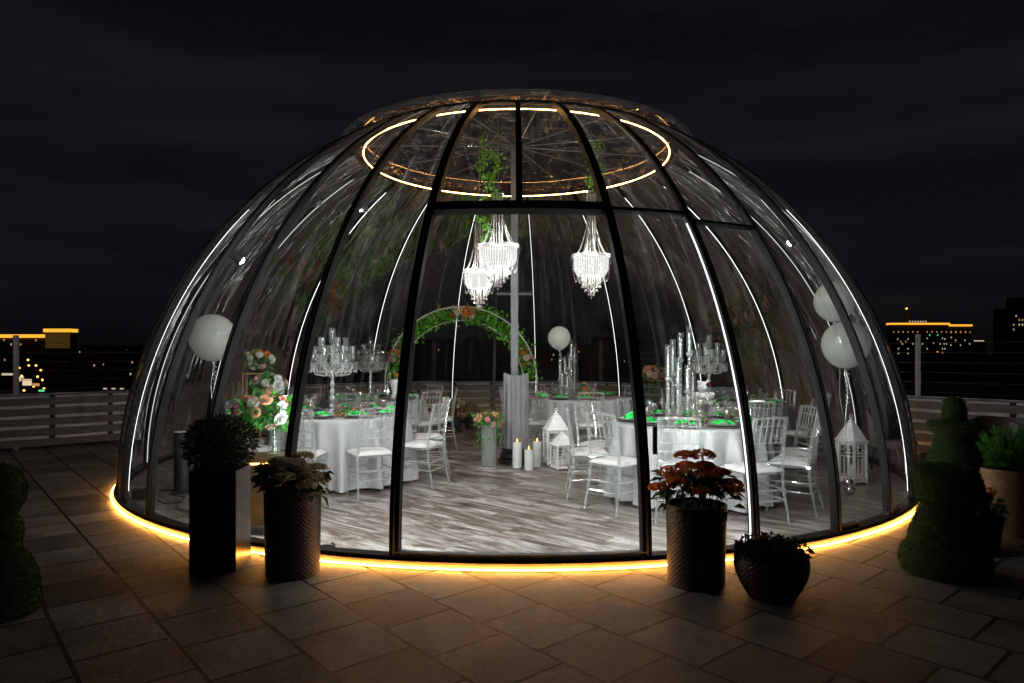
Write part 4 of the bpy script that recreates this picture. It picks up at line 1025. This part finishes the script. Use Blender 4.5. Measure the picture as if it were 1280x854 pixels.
# P1 tall square planter
q=Vector(((275-640)/F*4.85,4.86,0)); t=thing('tall_square_planter','tall square black planter at the front left with a round clipped shrub','planter',q,.03)
hp=.70; wv=.152
m=MB()
for s in (-1,1): m.box((0,s*wv,hp/2),(2*wv,.014,hp)).box((s*wv,0,hp/2),(.0138,2*wv-.016,hp-.002))
m.box((0,0,.02),(2*wv-.02,2*wv-.02,.03)); m.build('body',M['planter'],t,smooth=False)
MB().box((wv+.009,0,hp/2),(.003,2*wv-.012,hp-.01)).build('lit_side_plate',M['planter_lit'],t,smooth=False)  # lighter plate on one side only, paints the light it catches
MB().box((0,0,hp-.03),(2*wv-.02,2*wv-.02,.02)).build('soil',M['soil'],t,smooth=False)
sb=thing('round_clipped_shrub','dark round bushy shrub growing in the tall square planter','shrub',q+Vector((0,0,hp-.02)))
m=leafcloud(MB(),(0,0,0),(.235,.235,.19),4200,.026,.45,shell=.55); r=random.Random(5)
for _ in range(900):
    d=Vector((r.gauss(0,1),r.gauss(0,1),r.gauss(0,1))).normalized(); m.leaf((d.x*.23,d.y*.23,d.z*.185),d,(r.gauss(0,1),r.gauss(0,1),1),r.uniform(.03,.055),.012)
m.build('foliage',M['box'],sb,(0,0,.185),smooth=False); MB().tube([(0,0,0),(0,0,.2)],.015,8).build('trunk',M['twig'],sb)
MB().ball((0,0,.185),.14,14,8,(1,1,.8)).build('twigs',M['twig'],sb)
# P2 brown basket left
q=Vector(((366-640)/F*4.69,4.69,0)); t=thing('wicker_basket_planter','tall dark wicker planter at front left with cream hydrangeas','planter',q,0,'tall wicker planters')
weave(.176,.186,.56,34,36).build('basket',M['basket'],t); MB().lathe([(.178,.555),(.192,.56),(.192,.575),(.175,.575)],n=40,cap=False).build('rim',M['basket'],t); soil(t,.178,.54)
hy=thing('hydrangea_plant','faded cream hydrangea growing in the left wicker planter','hydrangea',q+Vector((0,0,.54))); hydrangea(hy,(0,0,.02),(.22,.18,.22),19,M['hyd_w'],.066,3,M['leafd'])
# P3 basket right
q=Vector(((870-640)/F*4.49,4.49,0)); t=thing('wicker_basket_planter','tall dark wicker planter at front right with orange hydrangeas','planter',q,0,'tall wicker planters')
weave(.180,.190,.51,34,33).build('basket',M['basket'],t); MB().lathe([(.182,.505),(.196,.51),(.196,.525),(.179,.525)],n=40,cap=False).build('rim',M['basket'],t); soil(t,.182,.49)
hy=thing('hydrangea_plant','orange red hydrangea growing in the right wicker planter','hydrangea',q+Vector((0,0,.49))); hydrangea(hy,(0,0,.02),(.25,.2,.30),18,M['hyd_o'],.068,9,M['leafd'])
# P4 round pot
q=Vector(((964-640)/F*4.25,4.25,0)); t=thing('round_wicker_pot','low round dark wicker pot right of the orange hydrangeas','planter',q)
weave(0,0,.27,36,18,prof=lambda v:.135+.085*math.sin(min(1,v*1.05)*PI*.62)).build('basket',M['basket'],t); soil(t,.19,.25)
lp=thing('trailing_plant','small leaved bushy plant spilling over the low round pot','plant',q+Vector((0,0,.25)))
m=leafcloud(MB(),(0,0,.03),(.235,.22,.085),1500,.028,.8,shell=.4); m.build('foliage',M['leafd'],lp,smooth=False); MB().ball((0,0,.01),.15,12,6,(1,1,.35)).build('stems',M['twig'],lp)
# topiaries
def topiary(q,prof,label,seed,name='chess_piece_topiary',n=32,nb=9000):
    t=thing(name,label,'topiary',q,0,'chess piece topiaries'); r=random.Random(seed)
    MB().lathe(prof,n=n).build('core',M['turfd'],t)
    m=MB(); segs=[]; tot=0
    for (r0,z0),(r1,z1) in zip(prof[:-1],prof[1:]):
        L_=math.hypot(r1-r0,z1-z0)*(r0+r1); segs.append((tot,L_,r0,z0,r1,z1)); tot+=L_
    for _ in range(nb):
        x=r.uniform(0,tot)
        for s in segs:
            if s[0]<=x<=s[0]+s[1]: break
        u=(x-s[0])/max(s[1],1e-6); rr=s[2]+(s[4]-s[2])*u; z=s[3]+(s[5]-s[3])*u; a=r.uniform(0,2*PI)
        nz=-(s[4]-s[2]); nr=(s[5]-s[3]); L_=math.hypot(nz,nr) or 1
        d=Vector((math.cos(a)*nr/L_+r.gauss(0,.35),math.sin(a)*nr/L_+r.gauss(0,.35),nz/L_+r.gauss(0,.35)))
        m.leaf((rr*.995*math.cos(a),rr*.995*math.sin(a),z),d,(r.gauss(0,1),r.gauss(0,1),r.gauss(0,1)),r.uniform(.010,.022),.006)
    m.build('turf',M['turf'],t,smooth=False)
s=4.7/F
def pf(pts,Y,base): 
    k=Y/F; return [(max(r*k,.004),max((base-y)*k,0)) for y,r in pts]
topiary(Vector(((1181-640)/F*4.7,4.7,0)),pf([(722,38),(714,47),(698,50),(688,47),(681,39),(675,40),(662,37),(645,31),(626,26),(621,33),(600,35),(588,34),(583,28),(581,4)],4.7,716),'broad rook shaped green topiary standing right of the dome, in front',3)
topiary(Vector(((1193-640)/F*5.35,5.35,0)),pf([(690,42),(680,46),(665,44),(650,38),(600,30),(584,24),(582,25),(575,29),(565,27),(550,20),(540,23),(532,31),(527,27),(525,12.5),(510,13),(500,10),(496,4)],5.35,682),'taller king shaped green topiary rising behind the broad one, right of the dome',4)
topiary(Vector(((-4-640)/F*3.95,3.95,0)),pf([(770,40),(760,46),(740,44),(720,42),(700,34),(688,24),(675,25),(664,27),(652,24),(643,19),(630,27),(615,31),(600,28),(588,20),(581,5)],3.95,768),'dark stacked ball topiary cut off by the left picture edge',5)
# right cluster
q=Vector(((1263-640)/F*5.75,5.75,0)); t=thing('pale_wicker_planter','tall pale wicker planter with a bushy conifer at the right edge','planter',q)
weave(.21,.255,.55,40,30).build('basket',M['wicker_w'],t); soil(t,.24,.53)
cf=thing('conifer_shrub','bright green feathery conifer in the pale wicker planter','shrub',q+Vector((0,0,.53)))
m=MB(); r=random.Random(8)
for _ in range(260):
    a=r.uniform(0,6.28); el=r.uniform(.15,1.4); d=Vector((math.cos(a)*math.cos(el),math.sin(a)*math.cos(el),math.sin(el))); L_=r.uniform(.2,.40); b=Vector((d.x*.03,d.y*.03,0))
    for k in range(14):
        u=.25+.75*k/14; p=b+d*L_*u
        for s_ in range(2): m.leaf(p,d*1.2+Vector((r.gauss(0,.5),r.gauss(0,.5),r.gauss(0,.4))),(r.gauss(0,1),r.gauss(0,1),1),.045,.010)
m.build('foliage',M['leaf'],cf,smooth=False); MB().tube([(0,0,0),(0,0,.3)],.02,6).build('trunk',M['twig'],cf)
q=Vector(((1234-640)/F*5.35,5.35,0)); t=thing('small_pot','small dark pot with leafy plant between the topiary and pale planter','planter',q)
MB().lathe([(.08,0),(.115,.22),(.125,.23),(.11,.235),(.09,.03)],n=28).build('pot',M['terracotta'],t)
pp=thing('flowering_plant','leafy plant with one orange bloom in the small dark pot','plant',q+Vector((0,0,.23)))
leafcloud(MB(),(0,0,.07),(.14,.13,.10),170,.055,.6,shell=.2).build('foliage',M['leaf'],pp,smooth=False)
m=MB(); r=random.Random(2)
for _ in range(140):
    d=Vector((r.gauss(0,1),r.gauss(0,1),r.gauss(0,1))).normalized(); m.leaf(Vector((0,-.02,.20))+Vector((d.x*.04,d.y*.03,d.z*.02)),d,(0,0,1),.02,.02)
m.build('flower_head',leafmat('orange_bloom',(.8,.2,.02)),pp,smooth=False); MB().tube([(0,0,0),(0,-.02,.2)],.004,5).build('stem',M['stem'],pp)
# wicker chairs
def wickerchair(q,rz,label,mat):
    t=thing('wicker_armchair',label,'armchair',q,rz,'wicker armchairs outside the dome')
    m=MB()
    def back(u,v):
        a=PI*(-.08+1.16*u); r=.27+.05*v; h=.36+(.44*math.sin(PI*min(max((u),0),1))**.5+.02)*v
        return (r*math.cos(a), r*.9*math.sin(a), h+.004*math.sin(u*150)*math.sin(v*60))
    m.grid(back,60,24); sol=m.build('backrest',mat,t)
    md=sol.modifiers.new('thickness','SOLIDIFY'); md.thickness=.022
    MB().lathe([(.26,.33),(.275,.36),(.275,.40),(.24,.42)],n=32).build('seat',mat,t)
    for k in range(4):
        a=PI/4+k*PI/2; MB().tube([(.2*math.cos(a),.2*math.sin(a),.34),(.25*math.cos(a),.25*math.sin(a),0)],.014,6).build('leg',M['black'],t)
wickerchair(Vector(((1116-640)/F*8.6,8.6,0)),.5,'pale wicker armchair seen through the right edge of the dome',M['wicker_w'])
wickerchair(Vector(((1252-640)/F*7.2,7.2,0)),-.2,'dark wicker armchair behind the conifer at the right',M['basket'])

# ------------------------------------------------------------------ city beyond
def building(px0,px1,ytop,Y,label,wins=(),cornice=None,depth=5,extra=None,ww=.5,wh=.9,name='city_building',lit=None):
    x0=(px0-640)/F*Y; x1=(px1-640)/F*Y; zt=H-(ytop-HY)/F*Y
    t=thing(name,label,'building',((x0+x1)/2,Y,-16),0,'city buildings on the skyline'); wdt=x1-x0; hh=zt+16
    MB().box((0,depth/2,hh/2),(wdt,depth,hh)).build('wall',lit or M['citywall'],t,smooth=False)
    if cornice:
        MB().box((0,depth/2-.3,hh+cornice/2-.5),(wdt+.6,depth+1,cornice)).build('lit_cornice',M['citylit'],t,smooth=False)
    for px,py,mt in wins:
        x=(px-640)/F*Y-(x0+x1)/2; z=H-(py-HY)/F*Y+16
        MB().box((x,-.08,z),(ww,.1,wh)).build('window',M[mt],t,smooth=False)
    return t
r=random.Random(4)
wn_=[]
for i in range(16): wn_.append((1117+i*6,415+(.4*(i>10)*6 if False else 0),'win_w')) if i not in (6,) else None
for px,py,mt in ((1122,424,'win_c'),(1126,427,'win_w'),(1132,427,'win_w'),(1135,424,'win_c'),(1128,430,'win_c'),(1141,430,'win_c'),(1123,436,'win_c'),(1135,436,'win_c'),(1123,442,'win_c'),(1135,442,'win_c'),(1153,430,'win_c'),(1159,423,'win_c'),(1159,436,'win_c'),(1167,429,'win_c'),(1175,430,'win_c'),(1178,423,'win_c'),(1181,424,'win_c'),(1180,430,'win_c'),(1183,430,'win_c'),(1171,440,'win_w'),(1172.5,440,'win_w'),(1178,436,'win_c'),(1181,436,'win_c'),(1162,419,'win_g'),(1172,419,'win_g'),(1178,441,'win_c')): wn_.append((px,py,mt))
b=building(1114,1186,405,420,'big apartment block with orange lit roof edge and spire, right of the dome',wn_,1.1)
MB().lathe([(2.2,0),(1.4,3),(.9,4),(.2,10),(.05,11.5)],((1145-1150)/F*420,10,16+H+(440-405)/F*420),8).build('spire',M['citywall'],b)
MB().ball(((1145-1150)/F*420,10,16+H+(440-384.5)/F*420),.55,8,5).build('spire_lamp',M['lampw'],b)
for k in range(7): MB().box(((1137+k*3.3-1150)/F*420,-.4,16+H+(440-402.2)/F*420),(.5,.5,.9)).build('roof_lamp',M['win_c'],b,smooth=False)
w2=[(1188.5+i*6,415.5,'win_w') for i in range(5)]+[(1188.5,431.5,'win_c'),(1194.5,425.5,'win_c'),(1200.5,431.5,'win_c'),(1206,425.5,'win_c'),(1212,430,'win_c'),(1189,422,'win_c')]
building(1186.3,1214,407,422,'lower wing with orange lit roof edge beside the spired block',w2,1.1)
building(1250,1290,386,350,'dark tower block with a few lit windows at the far right',[(1270,395,'win_c'),(1267,406,'win_w'),(1274,400,'win_w'),(1278,400,'win_w'),(1274,406,'win_c'),(1278,406,'win_c'),(1267,412,'win_w')],None)
building(1266,1300,372,365,'dark upper block behind the far right tower',[],None)
building(1214,1232,425.5,430,'low dark block with pale lit roof strip right of the lit wing',[(1218+i*1.4,426.2,'win_c') for i in range(9)],None,ww=.7,wh=.6)
building(-60,56,421,330,'long low building with orange lit roof edge at the far left',[(5,425,'win_w'),(14,430.5,'win_c'),(26,430.5,'win_w'),(45,425.5,'win_w'),(6,450,'win_w')],1.6)
b=building(56.3,88,414,320,'tower with glowing orange facade and roof edge at the far left',[(62,425,'win_w'),(72,424,'win_w')],1.6)
MB().box((0,-.1,16+H+(440-426)/F*320),(11.5,.15,7)).build('lit_facade',M['cityfac'],b,smooth=False)
rg=random.Random(12)
labs=['dark low block in front of the glowing left tower','wide dark block left of the dome','dark block beside the dome left edge','dark block with one lit window left of the dome','dark low hall behind the dome left half','dark warehouse behind the arch','dark block behind the dome centre','dark block behind the dome right half','dark tall block behind the back right table','dark low block between dome and spired building']
for i,(a,c,yt,Y) in enumerate(((88,150,436,380),(100,190,431,400),(150,260,438,300),(230,380,428,450),(360,520,432,350),(500,640,424,420),(620,760,430,380),(740,900,422,460),(880,1010,426,400),(1000,1113,432,390))):
    ws=[(rg.uniform(a+4,c-4),rg.uniform(yt+4,yt+30),rg.choice(['win_w','win_c'])) for _ in range(4)]
    building(a,c,yt,Y,labs[i],ws,None)
for k,(px,py) in enumerate(((125,430.5),(137,426),(166,426),(173,427),(83,447),(92.5,446.5),(101.5,446.5),(110.5,447),(69,469.5),(151,439))):
    pass
# street with lamps and lit shops, far left
def slamp(px,py,Y,h,label):
    p=W(px,py,Y); t=thing('street_lamp',label,'street lamp',(p.x,p.y,p.z-h),0,'distant street lamps')
    MB().tube([(0,0,0),(0,0,h)],.12,5).build('pole',M['grey_metal'],t); MB().ball((0,0,h),.42,8,5).build('lamp_head',M['lampw'],t)
for i,(px,py,Y) in enumerate(((24,460,300),(35,450,310),(45,457,300),(47,471,280),(51,463,290),(27,470,285),(168.5,479,250),(36,457,305),(53,475,282),(55,486,270),(30,488,268),(42,483,272))):
    slamp(px,py,Y,6.5,['first','second','third','fourth','fifth','sixth','seventh','eighth','ninth','tenth','eleventh','twelfth'][i]+' orange street lamp in the lit street beyond the left fence' if i!=6 else 'lone orange street lamp beside the dome left edge')
def kiosk(px,py,Y,wd,h,mt,label,cat='shop'):
    p=W(px,py,Y); t=thing('lit_shop',label,cat,p,0,'small lit shops in the far street'); MB().box((0,1.5,0),(wd,3,h)).build('wall',M['citywall'],t,smooth=False); MB().box((0,-.06,0),(wd*.92,.1,h*.8)).build('shopfront',M[mt],t,smooth=False)
kiosk(34,478,275,4,3.2,'screen','bright shopfront under the street lamps beyond the left fence')
kiosk(10,468,300,6,1.2,'win_c','long pale lit shop window at the far left edge')
kiosk(52,488.5,262,2.4,.8,'win_g','small green lit shop sign right of the bright shopfront')
kiosk(26,474,290,3,2.4,'screen','orange lit shopfront left of the bright one')
kiosk(45,481,270,3,1.4,'win_w','orange lit low shopfront right of the bright one')
for k,px in enumerate((131.5,142,152.5)): kiosk(px,486,240,1.5,.55,'win_c',['left','middle','right'][k]+' of three small pale lit windows beyond the fence left of the dome')
